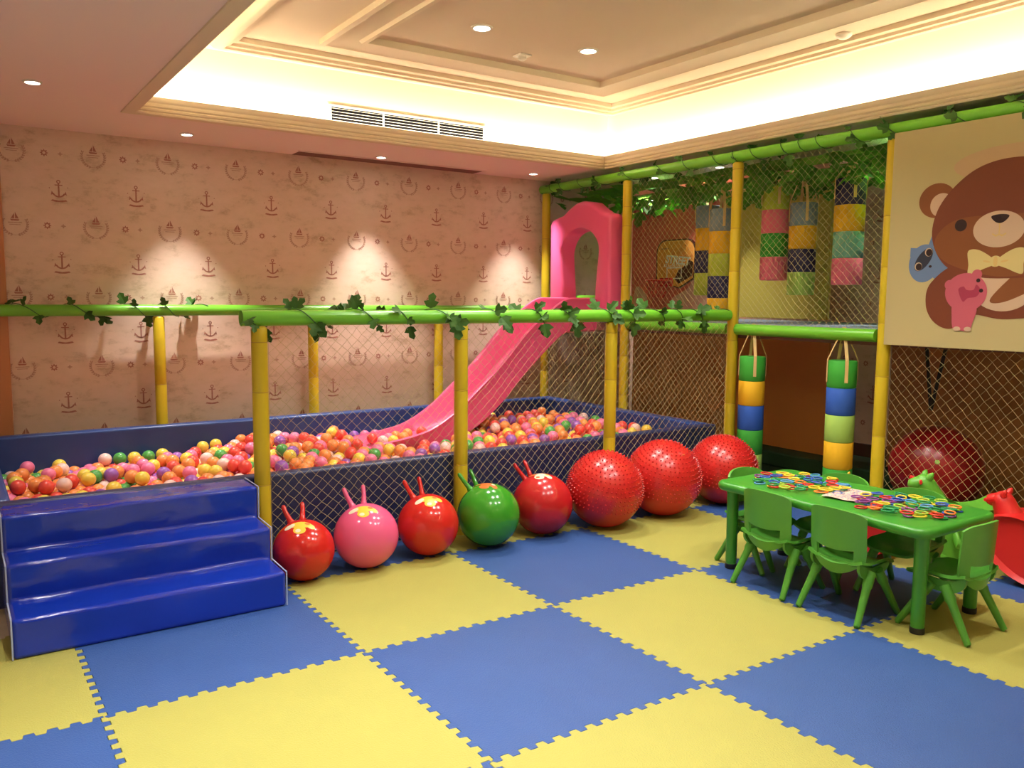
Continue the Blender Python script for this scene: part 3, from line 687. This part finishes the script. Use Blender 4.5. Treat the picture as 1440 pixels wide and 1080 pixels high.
# pig in front
art(blob([(-.45, 1.50), (-.44, 1.40), (-.455, 1.33), (-.50, 1.325), (-.55, 1.325), (-.565, 1.37), (-.58, 1.47)]), 'pig')
ell(-.515, 1.555, .125, .115, 'pig'); ell(-.415, 1.60, .03, .03, 'pig'); ell(-.575, 1.66, .03, .03, 'pig')
art(blob([(-.47, 1.57), (-.50, 1.59), (-.52, 1.57), (-.56, 1.57), (-.575, 1.60), (-.60, 1.57), (-.58, 1.53), (-.53, 1.52), (-.50, 1.50)]), 'pig_dark')
for (y, z) in ((-.585, 1.625), (-.605, 1.565)): ell(y, z, .012, .012, 'eye')
ell(-.475, 1.335, .022, .014, 'cream'); ell(-.54, 1.335, .022, .014, 'cream')
b.build('printed_picture', [M[n] for n in NAMES], t)

# ------------------------------------------------------------------ pink slide
SY = 3.10
t = empty('slide', (1.3, SY, 0)); tag(t, 'pink plastic slide running down from the climbing frame into the ball pit', 'slide')
FL = [(3.66, 1.225, .265), (3.45, 1.225, .265), (3.28, 1.20, .28), (3.08, 1.05, .315), (2.85, .845, .345), (2.60, .60, .33), (2.35, .415, .30), (2.12, .315, .215), (1.88, .275, .125), (1.65, .262, .085), (1.46, .262, .062), (1.34, .255, .04), (1.28, .235, .02)]
def cr(P, n):
    out = []
    for i in range(len(P)-1):
        p0, p1, p2, p3 = [Vector(P[max(0, min(len(P)-1, i+q))]) for q in (-1, 0, 1, 2)]
        for s in range(n):
            u = s/n; out.append(.5*((2*p1)+(p2-p0)*u+(2*p0-5*p1+4*p2-p3)*u*u+(3*p1-p0-3*p2+p3)*u**3))
    out.append(Vector(P[-1])); return out
S = cr(FL, 5); b = MB(); vs = []; NS = 0
for i, p in enumerate(S):
    a = S[max(i-1, 0)]; c = S[min(i+1, len(S)-1)]; tx, tz = c[0]-a[0], c[1]-a[1]; L = math.hypot(tx, tz); nx, nz = tz/L, -tx/L
    if nz < 0: nx, nz = -nx, -nz
    h = p[2]; h = h*nz if False else h
    flare = 1.0+.03*(i > len(S)-14)
    half = .185*flare
    # cross-section (y, height above floor along world z), outer skin then inner skin
    sec = [(-half-.055, h-.012), (-half-.062, h+.004), (-half-.05, h+.014), (-half-.028, h+.010), (-half-.018, h-.012), (-half+.0, h*.35), (-half+.035, .035), (-half+.08, .006), (-half*.45, 0),
           (half*.45, 0), (half-.08, .006), (half-.035, .035), (half, h*.35), (half+.018, h-.012), (half+.028, h+.010), (half+.05, h+.014), (half+.062, h+.004), (half+.055, h-.012),
           (half+.040, h*.5), (half+.02, -.02), (half-.02, -.038), (0, -.042), (-half+.02, -.038), (-half-.02, -.02), (-half-.040, h*.5)]
    NS = len(sec)
    for (y, z) in sec: vs.append((p[0]-1.3, y, p[1]+z))
n = len(S); fs = []
for i in range(n-1):
    for j in range(NS): fs.append((i*NS+j, i*NS+(j+1) % NS, (i+1)*NS+(j+1) % NS, (i+1)*NS+j))
fs += [list(range(NS)), [(n-1)*NS+j for j in range(NS)][::-1]]
b.add(vs, fs).build('chute', M['pink'], t, smooth=50, normals=True)
# hood: thick shell with an arched opening
top = [(-.455, 2.19), (-.465, 2.235), (-.44, 2.268), (-.36, 2.282), (-.27, 2.325), (-.17, 2.392), (-.05, 2.415), (.05, 2.405), (.16, 2.355), (.26, 2.30), (.36, 2.283), (.43, 2.268), (.46, 2.235), (.455, 2.19)]
op = []
for i in range(0, 21):
    a = PI*i/20; op.append((-.285*math.cos(a)*(1.0), 1.93+.23*math.sin(a)))
# outer loop: bottom-left, up, over, down ; inner loop: arch
outer = [(-.455, 1.33), (-.455, 1.75)]+top+[(.455, 1.75), (.455, 1.33)]
inner = [(-.235, 1.33), (-.245, 1.60)]+op+[(.245, 1.60), (.235, 1.33)]
def resample(P, n):
    d = [0]
    for i in range(1, len(P)): d.append(d[-1]+math.dist(P[i-1], P[i]))
    out = []; k = 0
    for i in range(n):
        s = d[-1]*i/(n-1)
        while k < len(P)-2 and d[k+1] < s: k += 1
        u = (s-d[k])/(d[k+1]-d[k]); out.append((P[k][0]+(P[k+1][0]-P[k][0])*u, P[k][1]+(P[k+1][1]-P[k][1])*u))
    return out
K = 64; O = resample(outer, K); I = resample(inner, K)
b = MB(); x0, x1 = 3.63-1.3, 3.775-1.3
lp = lambda a, c, u: (a[0]+(c[0]-a[0])*u, a[1]+(c[1]-a[1])*u)
rows = [[(x1, *p) for p in O], [(x0+.03, *p) for p in O], [(x0+.008, *lp(o_, i_, .05)) for o_, i_ in zip(O, I)], [(x0, *lp(o_, i_, .16)) for o_, i_ in zip(O, I)], [(x0, *lp(o_, i_, .86)) for o_, i_ in zip(O, I)], [(x0+.012, *lp(o_, i_, .97)) for o_, i_ in zip(O, I)], [(x0+.04, *I[k]) for k in range(K)], [(x1, I[k][0]*.86, I[k][1]-.02 if I[k][1] > 1.4 else I[k][1]) for k in range(K)]]
vs = [(v[0], v[1]+.045, v[2]) for r_ in rows for v in r_]; fs = []
nr = len(rows)
for r_ in range(nr):
    r3 = (r_+1) % nr
    for k in range(K-1): fs.append((r_*K+k, r_*K+k+1, r3*K+k+1, r3*K+k))
fs += [[r_*K for r_ in range(nr)], [r_*K+K-1 for r_ in range(nr)][::-1]]
b.add(vs, fs).build('entry_arch', M['pink'], t, smooth=50, normals=True)

# ------------------------------------------------------------------ hopper balls and spiky balls in a row
def sph_patch(b, P, R0, n_lift=.0012):
    # polygon in tangent-plane metres around +z pole pushed onto the sphere
    b.add([((R0+n_lift)*math.sin(math.hypot(x, y)/R0)*(x/max(1e-9, math.hypot(x, y))), (R0+n_lift)*math.sin(math.hypot(x, y)/R0)*(y/max(1e-9, math.hypot(x, y))), (R0+n_lift)*math.cos(math.hypot(x, y)/R0)) for x, y in P], [list(range(len(P)))])
def patch_disc(b, cx, cy, rx, ry, R0, k, rot=0, lift=.0012, rings=3, n=20):
    c, s = math.cos(rot), math.sin(rot); vs = []; fs = []
    pt = lambda x, y: (lambda h: ((R0+lift)*math.sin(h/R0)*x/max(h, 1e-9), (R0+lift)*math.sin(h/R0)*y/max(h, 1e-9), (R0+lift)*math.cos(h/R0)))(math.hypot(x, y))
    vs.append(pt(cx+1e-7, cy))
    for q in range(1, rings+1):
        for i in range(n):
            a = 2*PI*i/n; x, y = rx*q/rings*math.cos(a), ry*q/rings*math.sin(a); vs.append(pt(cx+x*c-y*s, cy+x*s+y*c))
    for i in range(n):
        fs.append((0, 1+i, 1+(i+1) % n))
        for q in range(rings-1): fs.append((1+q*n+i, 1+(q+1)*n+i, 1+(q+1)*n+(i+1) % n, 1+q*n+(i+1) % n))
    b.mat(k).add(vs, fs)
def hopper(x, y, r, m, lab, tilt, spin, st=('sticker_y', 'sticker_o', 'sticker_w'), horn=.10, hs=.75, ht=.50):
    t = empty('hopper_ball', (x, y, r)); tag(t, lab, 'hopper ball', 'hopper balls with two horns')
    o = MB().sphere((0, 0, 0), r, 48, 30).build('ball', m, t, smooth=180)
    # local frame of the top (z) tilted towards the viewer
    R3 = Matrix.Rotation(spin, 4, 'Z') @ Matrix.Rotation(tilt, 4, 'X')
    b = MB()
    for (cx, cy, rx, ry, k, ro, li) in ((0, .012, .062, .026, 0, .1, .0010), (-.055, .0, .03, .018, 2, .5, .0011), (.055, .01, .026, .017, 0, -.4, .0011), (.006, -.028, .033, .026, 0, 0, .0014), (.0, -.034, .014, .011, 2, 0, .0017), (.034, .024, .014, .010, 1, 0, .0016)):
        patch_disc(b, cx, cy, rx, ry, r, k, ro, li)
    s = b.build('sticker', [M[q] for q in st], t, smooth=180); s.matrix_local = R3
    H = Matrix.Rotation(spin+hs, 4, 'Z') @ Matrix.Rotation(-ht, 4, 'X')
    for sx in (-1, 1):
        a = .21; d = Vector((sx*math.sin(a), 0, math.cos(a)))
        o = MB().tube([d*(r*.96), d*(r+.015), d*(r+.06)+Vector((sx*.004, 0, 0)), d*(r+horn*.9)+Vector((sx*.002, 0, .0)), d*(r+horn)], [.024, .015, .0125, .0125, .007], 14).build('horn', m, t, smooth=50)
        o.matrix_local = H
    return t
SPN = math.radians(-22)
hopper(.113, 1.021, .1615, M['red_ball'], 'red hopper ball next to the blue steps, with a yellow sticker', .42, SPN-.25)
hopper(.479, 1.038, .1785, M['pink_ball'], 'pink hopper ball with a yellow sticker', .42, SPN-.25, horn=.115)
hopper(.876, 1.052, .179, M['red_ball'], 'red hopper ball between the pink and the green hopper ball', .42, SPN-.05, horn=.115)
hopper(1.272, 1.017, .190, M['green_ball'], 'green hopper ball standing between two red ones', .12, SPN-.9, ('sticker_o', 'sticker_w', 'sticker_o'), horn=.12, hs=1.75, ht=.62)
hopper(1.698, 1.046, .1935, M['red_ball_dark'], 'red hopper ball between the green one and the first spiky ball', .16, SPN-.75, ('sticker_w', 'sticker_y', 'sticker_o'), horn=.12, hs=1.6, ht=.60)
def spiky(x, y, r, lab):
    b = MB().sphere((0, 0, 0), r, 56, 36)
    nrow = 15
    for q in range(nrow):
        th = math.radians(8+q*6.6); n = max(1, int(2*PI*r*math.sin(th)/.030))
        for i in range(n):
            a = 2*PI*(i+.5*(q % 2))/n; d = Vector((math.sin(th)*math.cos(a), math.sin(th)*math.sin(a), math.cos(th)))
            u = d.orthogonal().normalized(); v = d.cross(u); base = [d*(r-.001)+(u*math.cos(c)+v*math.sin(c))*.0058 for c in [2*PI*k/6 for k in range(6)]]
            tip = [d*(r+.0095)+(u*math.cos(c)+v*math.sin(c))*.0018 for c in [2*PI*k/6 for k in range(6)]]
            b.add(base+tip, [(k, (k+1) % 6, 6+(k+1) % 6, 6+k) for k in range(6)]+[[6+k for k in range(6)]])
    o = b.build('spiky_ball', M['spike_red'], smooth=50); o.location = (x, y, r)
    o.rotation_euler = (.25, -.15, .4); return tag(o, lab, 'massage ball', 'big spiky massage balls')
spiky(2.147, .965, .251, 'big red spiky ball next to the last hopper ball, nearest of the three')
spiky(2.685, .975, .262, 'big red spiky ball in the middle of the three')
spiky(3.300, .985, .253, 'big red spiky ball farthest along the row, near the green table')
t = empty('exercise_ball', (4.38, -.02, .312)); tag(t, 'large red smooth ball behind the net below the bear banner', 'exercise ball')
MB().sphere((0, 0, 0), .311, 48, 30).build('ball', mat('shaded_red_rubber', (.30, .008, .012), .3), t, smooth=180)  # red darkened, shade under the platform is put into the colour
dv = Vector((-.82, -.47, .33)).normalized(); b = MB(); b.lathe([(0, .0), (.016, .0), (.014, .006), (0, .007)], seg=16); o = b.build('valve_plug', M['b_lime'], t, smooth=40)
o.rotation_mode = 'QUATERNION'; o.rotation_quaternion = dv.to_track_quat('Z', 'Y'); o.location = dv*.310

# ------------------------------------------------------------------ pit balls
BD = .092; A = .0975; R = random.Random(11)
def surf(x, y):
    z = .315+.020*noise.noise(Vector((x*1.3, y*1.3, 4)))+.012*noise.noise(Vector((x*3, y*3, 9)))
    z -= .085/(1+math.exp((x-.5)*3.6))
    z -= .085*math.exp(-((x-1.75)**2/.40+(y-2.62)**2/.14))
    z += .045*math.exp(-((x-2.75)**2/.5+(y-2.45)**2/.25)) + .03*math.exp(-((x-.9)**2/.6+(y-2.9)**2/.3)) - .03*math.exp(-((x-1.6)**2/.25+(y-3.1)**2/.10))
    return z
spots = []
row = 0; y = 1.462+BD/2+.004
while y < 3.518-BD/2:
    x = -1.178+BD/2+.004+(A/2 if row % 2 else 0)
    while x < 3.538-BD/2:
        spots.append((x, y, surf(x, y), 0))
        if R.random() < .40:
            hx, hy = x+A/2, y+A*.2887
            if hx < 3.53-BD/2 and hy < 3.51-BD/2: spots.append((hx, hy, surf(hx, hy)+.0765, 1))
        spots.append((x, y-A*.5774 if False else y, surf(x, y)-.094, -1))
        x += A
    y += A*.866; row += 1
def floor_z(x):
    if x > 3.6 or x < 1.27: return None
    for i in range(len(S)-1):
        if S[i+1][0] <= x <= S[i][0]:
            u = (x-S[i+1][0])/max(1e-6, S[i][0]-S[i+1][0]); return S[i+1][1]+(S[i][1]-S[i+1][1])*u, S[i+1][2]+(S[i][2]-S[i+1][2])*u
    return None
keep = []
for (x, y, z, l) in spots:
    f = floor_z(x) or (floor_z(x+.045)) or (floor_z(x-.045))
    if f and abs(y-SY) < .25+BD*.52:
        if z+BD/2 > f[0]-.052: continue
    keep.append((x, y, z, l))
# a few balls that rolled onto the run-out of the slide
for (x, y) in ((1.52, 3.02), (1.62, 3.12), (1.60, 2.99), (1.73, 3.06), (1.81, 3.15), (1.71, 3.17), (1.91, 3.08), (1.50, 3.18)):
    f = floor_z(x); keep.append((x, y, f[0]+BD/2+.014+.10*max(0, x-1.7), 2))
CN = list(PIT_COL); CW = [27, 19, 15, 15, 9, 7, 7]
def vis(p):
    # could the camera see the top of this ball over the front rim?
    s = (1.46-CAM.y)/(p[1]-CAM.y); return CAM.z+(p[2]+.03-CAM.z)*s > PR-.005
scored = []
for p in keep:
    d = (Vector(p[:3])-CAM); dep = d.dot(fwd); px = 720+FPX*d.dot(r2)/dep
    scored.append(((p[3] >= 0) and vis(p) and -20 < px < 1460, dep-(.25 if p[3] >= 1 else 0), p))
show = sorted([s for s in scored if s[0]], key=lambda s: s[1]); near = show[:300]; near_set = {id(s[2]) for s in near}
ballmesh = {c: MB().sphere((0, 0, 0), BD/2, 20, 12).mesh('pit_ball', [M['pit_'+c]], 180) for c in CN}
def zone(x, y):
    if x < -.15: return 'behind the blue steps'
    if x < 1.25: return 'behind the first net of the pit'
    return 'behind the second and third net of the pit'
for s in near:
    p = s[2]; c = R.choices(CN, CW)[0]
    o = bpy.data.objects.new('pit_ball', ballmesh[c]); COL.objects.link(o); o.location = p[:3]; o.rotation_euler = (R.uniform(0, 6), R.uniform(0, 6), 0)
    z_ = 'lying in the bottom of the pink slide' if p[3] == 2 else 'in the ball pit '+zone(p[0], p[1])
    tag(o, '%s plastic ball %s' % (c, z_.replace('lying in the bottom of the', 'lying on the').replace('second and third net of the pit', 'farther pit nets')), 'ball', '%s balls %s' % (c, z_))
b = MB()
for s in scored:
    if id(s[2]) in near_set: continue
    p = s[2]; k = R.choices(range(len(CN)), CW)[0]
    if p[3] < 0: b.mat(k).sphere(p, BD/2, 8, 6)
    else: b.mat(k).sphere(p, BD/2, 14, 9)
tag(b.build('pit_balls', [M['pit_'+c] for c in CN], smooth=180), 'mass of mixed coloured plastic balls filling the rest of the pit', 'balls', kind='stuff')
print('pit balls', len(keep), 'shown', len(show))

# ------------------------------------------------------------------ children's table and chairs
TX, TY = 2.415, -.625
t = empty('kids_table', (TX, TY, 0)); tag(t, 'low rectangular green plastic table covered with two piles of coloured rings', 'table')
def rrect(hx, hy, r, n=8, wave=0):
    out = []
    for (sx, sy, a0) in ((1, -1, -90), (1, 1, 0), (-1, 1, 90), (-1, -1, 180)):
        for i in range(n+1):
            a = math.radians(a0+90*i/n); out.append((sx*(hx-r)+r*math.cos(a), sy*(hy-r)+r*math.sin(a)))
    return out
def slab(hx, hy, r, layers):
    b = MB(); base = []
    cs = rrect(hx, hy, r); k = len(cs)
    for i in range(k):                      # outline with long edges scooped in front of each chair
        p, q = cs[i], cs[(i+1) % k]; n_ = max(1, int(math.dist(p, q)/.02))
        for w_ in range(n_): base.append((p[0]+(q[0]-p[0])*w_/n_, p[1]+(q[1]-p[1])*w_/n_))
    base = [(x-math.copysign(.030*sum(math.exp(-((y-c)/.135)**2) for c in (-.215, .215))*(abs(x) > hx-.03), x), y) for x, y in base]
    n = len(base); vs = []; fs = []
    for inset, z in layers:
        for i in range(n):
            a, c = base[i-1], base[(i+1) % n]; tx, ty = c[0]-a[0], c[1]-a[1]; L = math.hypot(tx, ty)
            vs.append((base[i][0]-ty/L*inset, base[i][1]+tx/L*inset, z))
    for i in range(len(layers)-1):
        for j in range(n): fs.append((i*n+j, i*n+(j+1) % n, (i+1)*n+(j+1) % n, (i+1)*n+j))
    fs += [list(range(n))[::-1], [(len(layers)-1)*n+j for j in range(n)]]
    return b.add(vs, fs)
slab(.325, .612, .075, [(.03, .452), (.012, .455), (.003, .466), (0, .478), (.003, .490), (.010, .4975), (.022, .5), (.05, .4985)]).build('table_top', M['table_green'], t, smooth=40)
for sx in (-.228, .228):
    for sy in (-.545, .545):
        lg = MB().lathe([(.0295, .026), (.0305, .05), (.031, .30), (.033, .42), (.037, .455), (0, .456)], (sx, sy, 0), 22).build('leg', M['table_green'], t, smooth=40)
        MB().lathe([(0, .0005), (.031, .0005), (.0325, .006), (.032, .028), (.028, .030)], (sx, sy, 0), 22).build('foot_cap', M['black'], lg, smooth=40)

def grid_shell(f, nu, nv, thick, hole=None):
    # f(u in -1..1, v in 0..1) -> Vector on the outer face ; returns builder of a solid shell
    bm = bmesh.new(); P = {}
    for i in range(nu+1):
        for j in range(nv+1): P[(i, j)] = bm.verts.new(f(-1+2*i/nu, j/nv))
    for i in range(nu):
        for j in range(nv): bm.faces.new((P[(i, j)], P[(i+1, j)], P[(i+1, j+1)], P[(i, j+1)]))
    bmesh.ops.recalc_face_normals(bm, faces=bm.faces)
    bmesh.ops.solidify(bm, geom=bm.faces[:], thickness=thick)
    bmesh.ops.recalc_face_normals(bm, faces=bm.faces)
    b = MB(); bm.verts.ensure_lookup_table(); b.add([v.co.copy() for v in bm.verts], [[v.index for v in f_.verts] for f_ in bm.faces]); bm.free(); return b
def make_chair(lab):
    t = empty('kids_chair'); tag(t, lab, 'chair', 'green plastic chairs')
    g = M['green']
    # seat: dished slab with raised side lips
    def seat(u, v):
        x = -.125+.275*v; w = .142-.010*v; y = u*w
        z = .262+.022*abs(u)**4-.008*(1-u*u)*math.sin(PI*v)-.018*max(0, v-.8)/.2+.02*max(0, .25-v)/.25
        return Vector((x, y, z))
    grid_shell(seat, 14, 10, .014).build('seat', g, t, smooth=60)
    # one moulded back: panel with bowed lower edge, hand slot, smiling lower ring that runs into the seat
    bm = bmesh.new(); P = {}; NU = 24
    LV = [0, .5, 1, 1.5, 2, 2.35, 2.7, 3]
    for i in range(NU+1):
        u = -1+2*i/NU; a = abs(u)
        zb, s0, s1, tp = .214+.072*a**2.2, .266+.042*a**2, .332+.020*a**2, .530-.018*a*a-.014*a**8
        for j, v in enumerate(LV):
            z = zb+(s0-zb)*v if v <= 1 else s0+(s1-s0)*(v-1) if v <= 2 else s1+(tp-s1)*(v-2)
            w_ = .150 if z > .33 else .150-.020*((.33-z)/.1)**1.5
            x = -.143+.045*a*a-.060*(z-.30)*(1 if z > .30 else .1)+.03*max(0, .27-z)/.06*(1-a*a)*.6
            P[(i, j)] = bm.verts.new((x, u*w_, z))
    for i in range(NU):
        um = abs(-1+2*(i+.5)/NU)
        for j in range(len(LV)-1):
            if 1 <= LV[j] < 2 and um < .70: continue
            bm.faces.new((P[(i, j)], P[(i+1, j)], P[(i+1, j+1)], P[(i, j+1)]))
    bmesh.ops.recalc_face_normals(bm, faces=bm.faces); bmesh.ops.solidify(bm, geom=bm.faces[:], thickness=.012); bmesh.ops.recalc_face_normals(bm, faces=bm.faces)
    loose = [v for v in bm.verts if not v.link_faces]; bmesh.ops.delete(bm, geom=loose, context='VERTS')
    bb = MB(); bm.verts.index_update(); bm.verts.ensure_lookup_table(); bb.add([v.co.copy() for v in bm.verts], [[v.index for v in f_.verts] for f_ in bm.faces]); bm.free()
    bb.build('backrest', g, t, smooth=50)
    for s in (-1, 1):
        MB().prism(blob([(-.118, .29), (-.122, .25), (-.085, .212), (-.02, .200), (.06, .206), (.108, .238), (.112, .262), (.06, .258), (-.02, .252), (-.08, .266)], 4), 1, s*.126-.007, s*.126+.007).build('side_skirt', g, t, smooth=45)
        for q in (-1, 1):
            a = Vector((q*.030-.005, s*.134, .235)); f = Vector((q*.168, s*.160, .0))
            d = (f-a).normalized()
            MB().tube([a, a+(f-a)*.25, a+(f-a)*.30, a+(f-a)*.97, f+Vector((0, 0, .006))], [.024, .024, .0195, .0150, .012], 14).build('leg', g, t, smooth=45)
    return t
ch = make_chair('green chair on the near long side of the table, by the left table end')
ch.location = (2.165, -.415, 0)
for (x, y, rz, lab) in ((2.165, -.830, 0, 'green chair on the near long side of the table, in front of the paper sheet'),
                        (2.385, -1.215, PI/2, 'green chair at the right end of the table, its back to the red rocking toy'),
                        (2.385, -.105, -PI/2, 'green chair at the left end of the table, beside the spiky ball'),
                        (2.612, -.412, PI, 'green chair behind the table, nearer the hanging striped bag'),
                        (2.612, -.845, PI, 'green chair behind the table, nearer the red rocking toy')):
    c = dup(ch, (x, y, 0), rz); c['label'] = lab

# rings on the table
R = random.Random(21)
def ring_mesh(kind, k):
    b = MB(); n = 22
    if kind == 0: P = [(.027*math.cos(2*PI*i/n), .027*math.sin(2*PI*i/n), 0) for i in range(n)]
    elif kind == 1: P = [(.034*math.cos(2*PI*i/n), .022*math.sin(2*PI*i/n), 0) for i in range(n)]
    else:
        P = []
        for c in range(3):
            a = 2*PI*c/3+PI/2; nx_ = a+2*PI/3
            for s in range(5): 
                u = s/5; r_ = .033*(1-.42*math.sin(PI*u)); P.append((r_*math.cos(a+(nx_-a)*u), r_*math.sin(a+(nx_-a)*u), 0))
    b.tube(P, .0040, 8, closed=True); return b.mesh('linking_ring', [M['ring_'+k]], 180)
RM = {(q, k): ring_mesh(q, k) for q in range(3) for k in RING_COL}
placed = []
def ring_pile(cx, cy, hx, hy, n, where, grp):
    cnt = 0; tries = 0
    while cnt < n and tries < 6000:
        tries += 1
        a, rr = R.uniform(0, 2*PI), math.sqrt(R.random()); x, y = cx+hx*rr*math.cos(a), cy+hy*rr*math.sin(a)
        lvl = 0
        for (px, py, pl) in placed:
            if math.hypot(px-x, py-y) < .060: lvl = max(lvl, pl+1)
        if lvl > 2: continue
        c = R.choices(list(RING_COL), [18, 12, 16, 16, 9, 12, 10, 6])[0]
        o = bpy.data.objects.new('linking_ring', RM[(R.choices((0, 1, 2), (5, 4, 2))[0], c)]); COL.objects.link(o)
        o.location = (x, y, .5032+lvl*.0088); o.rotation_euler = (R.uniform(-.04, .04), R.uniform(-.04, .04), R.uniform(0, 6))
        tag(o, '%s plastic linking ring in the pile on the table %s' % (c, where), 'toy ring', '%s rings %s' % (c, grp))
        placed.append((x, y, lvl)); cnt += 1
ring_pile(2.42, -.345, .215, .245, 72, 'left of the paper sheet', 'left pile')
ring_pile(2.425, -.940, .22, .225, 72, 'right of the paper sheet', 'right pile')
t = empty('printed_sheet', (2.41, -.645, .502)); t.rotation_euler = (0, 0, .18); tag(t, 'crumpled pale printed paper sheet between the two piles of rings', 'paper')
b = MB(); nx, ny = 12, 10; hf = lambda x, y: .003+.005*noise.noise(Vector((x*14, y*14, 1)))+.004*abs(x)/.15
for lift, k in ((0, 0),):
    vs = [(-.135+.27*i/nx, -.085+.17*j/ny, max(.0006, hf(-.135+.27*i/nx, -.085+.17*j/ny))) for i in range(nx+1) for j in range(ny+1)]
    b.add(vs, [(i*(ny+1)+j, (i+1)*(ny+1)+j, (i+1)*(ny+1)+j+1, i*(ny+1)+j+1) for i in range(nx) for j in range(ny)])
b.build('sheet', M['paper'], t, smooth=180)
b = MB()
for k in range(230):
    x, y = R.uniform(-.12, .12), R.uniform(-.072, .072); w_, h_ = R.uniform(.002, .007), R.uniform(.0012, .003)
    b.mat(k % 2); b.add([(x+dx, y+dy, max(.0006, hf(x+dx, y+dy))+.0008) for dx, dy in ((-w_, -h_), (w_, -h_), (w_, h_), (-w_, h_))], [(0, 1, 2, 3)])
b.build('print', [M['ink'], M['ink2']], t)

# ------------------------------------------------------------------ rocking toys behind the table
def rocker(name, lab, loc, rz, body, head=None, sc=(1, 1, 1), handle=None, seatm=None, hsc=(1, 1, 1)):
    t = empty(name, loc, rz); tag(t, lab, 'rocking toy')
    t.scale = sc
    # side profile in (s forward, z): head at s<0 end ... rocker base curved
    prof = blob([(-.03, .22), (.03, .13), (.16, .04), (.34, .004), (.52, .004), (.70, .05), (.82, .16), (.86, .30), (.78, .34), (.62, .30), (.44, .29), (.26, .34), (.14, .37), (.03, .35), (-.03, .30)], 5)
    b = MB(); n = len(prof); vs = []; W = [(-.125, .90), (-.145, .97), (-.150, 1), (.150, 1), (.145, .97), (.125, .90)]
    cs, cz = .38, .19
    for wy, k in W: vs += [(cs+(p[0]-cs)*k, wy, max(.001, cz+(p[1]-cz)*k)) for p in prof]
    fs = []
    for i in range(len(W)-1):
        for j in range(n): fs.append((i*n+j, i*n+(j+1) % n, (i+1)*n+(j+1) % n, (i+1)*n+j))
    fs += [list(range(n)), [(len(W)-1)*n+j for j in range(n)][::-1]]
    b.add(vs, fs).build('body', body, t, smooth=60, normals=True)
    head = head or body
    hb = MB()
    hb.tube([(.10, 0, .27), (.075, 0, .33), (.052, 0, .38), (.038, 0, .415), (.030, 0, .444), (.026, 0, .462), (.024, 0, .469)], [.095, .074, .062, .057, .047, .028, .010], 20)
    hb.tube([(.02, 0, .420), (-.022, 0, .414), (-.040, 0, .412), (-.048, 0, .412)], [.042, .034, .026, .010], 16)
    for e in (-1, 1): hb.tube([(.045, e*.035, .45), (.055, e*.045, .475), (.062, e*.048, .486)], [.018, .014, .004], 10)
    hd = hb.build('head', head, t, smooth=60)
    hd.scale = hsc
    for s in (-1, 1):
        MB().tube([(.0, s*.05, .425), (-.012, s*.090, .428), (-.020, s*.105, .429)], [.012, .014, .009], 12).build('handle', handle or head, t, smooth=50)
        MB().tube([(.30, s*.14, .15), (.30, s*.185, .12), (.38, s*.19, .10)], [.03, .032, .02], 12).build('footrest', body, t, smooth=50)
    if seatm: MB().box(.30, .60, -.10, .10, .25, .30).build('saddle', seatm, t, bevel=.02)
    return t
M['toy_red'] = mat('toy_red', (.62, .02, .02), .38, .5); M['toy_green'] = mat('toy_green', (.12, .42, .04), .38, .5); M['toy_yellow'] = mat('toy_yellow', (.85, .45, .02), .38, .5)
rocker('rocking_toy', 'red plastic animal rocking toy at the right picture edge, behind the end chair', (3.34, -.93, 0), -PI/2+.12, M['toy_red'])
rocker('rocking_toy', 'green plastic animal rocking toy with red handles, behind the table', (3.34, -.50, 0), math.radians(-38), M['toy_green'], sc=(.62, .75, 1.08), handle=M['toy_red'], hsc=(1.75, 1.25, .98)).location = (3.25, -.53, 0)
rocker('rocking_toy', 'red and yellow rocking toy glimpsed under and behind the green table', (3.16, .36, 0), -PI/2, M['toy_red'], M['toy_yellow'], sc=(.50, .8, .93)).location = (3.12, -.12, 0)
# black straps hanging under the platform and a green pad on the floor below it
t = empty('hanging_strap', (4.40, .04, 1.19)); tag(t, 'black strap loop hanging behind the net below the bear banner', 'strap')
for s in (-1, 1):
    MB().prism([(s*.060, 0), (s*.060+.026, 0), (s*.003+.026, -.46), (s*.003, -.47)] if s > 0 else [(-.086, 0), (-.060, 0), (.022, -.46), (-.002, -.47)], 0, -.003+s*.004, .003+s*.004).build('webbing', M['black'], t, normals=True)
o = MB().box(4.75, 5.27, .15, 2.3, 0, .13).build('floor_pad', mat('dark_green_pad', (.012, .05, .012), .7), bevel=.015); tag(o, 'dark green foam pad along the wall under the climbing frame', 'foam pad')
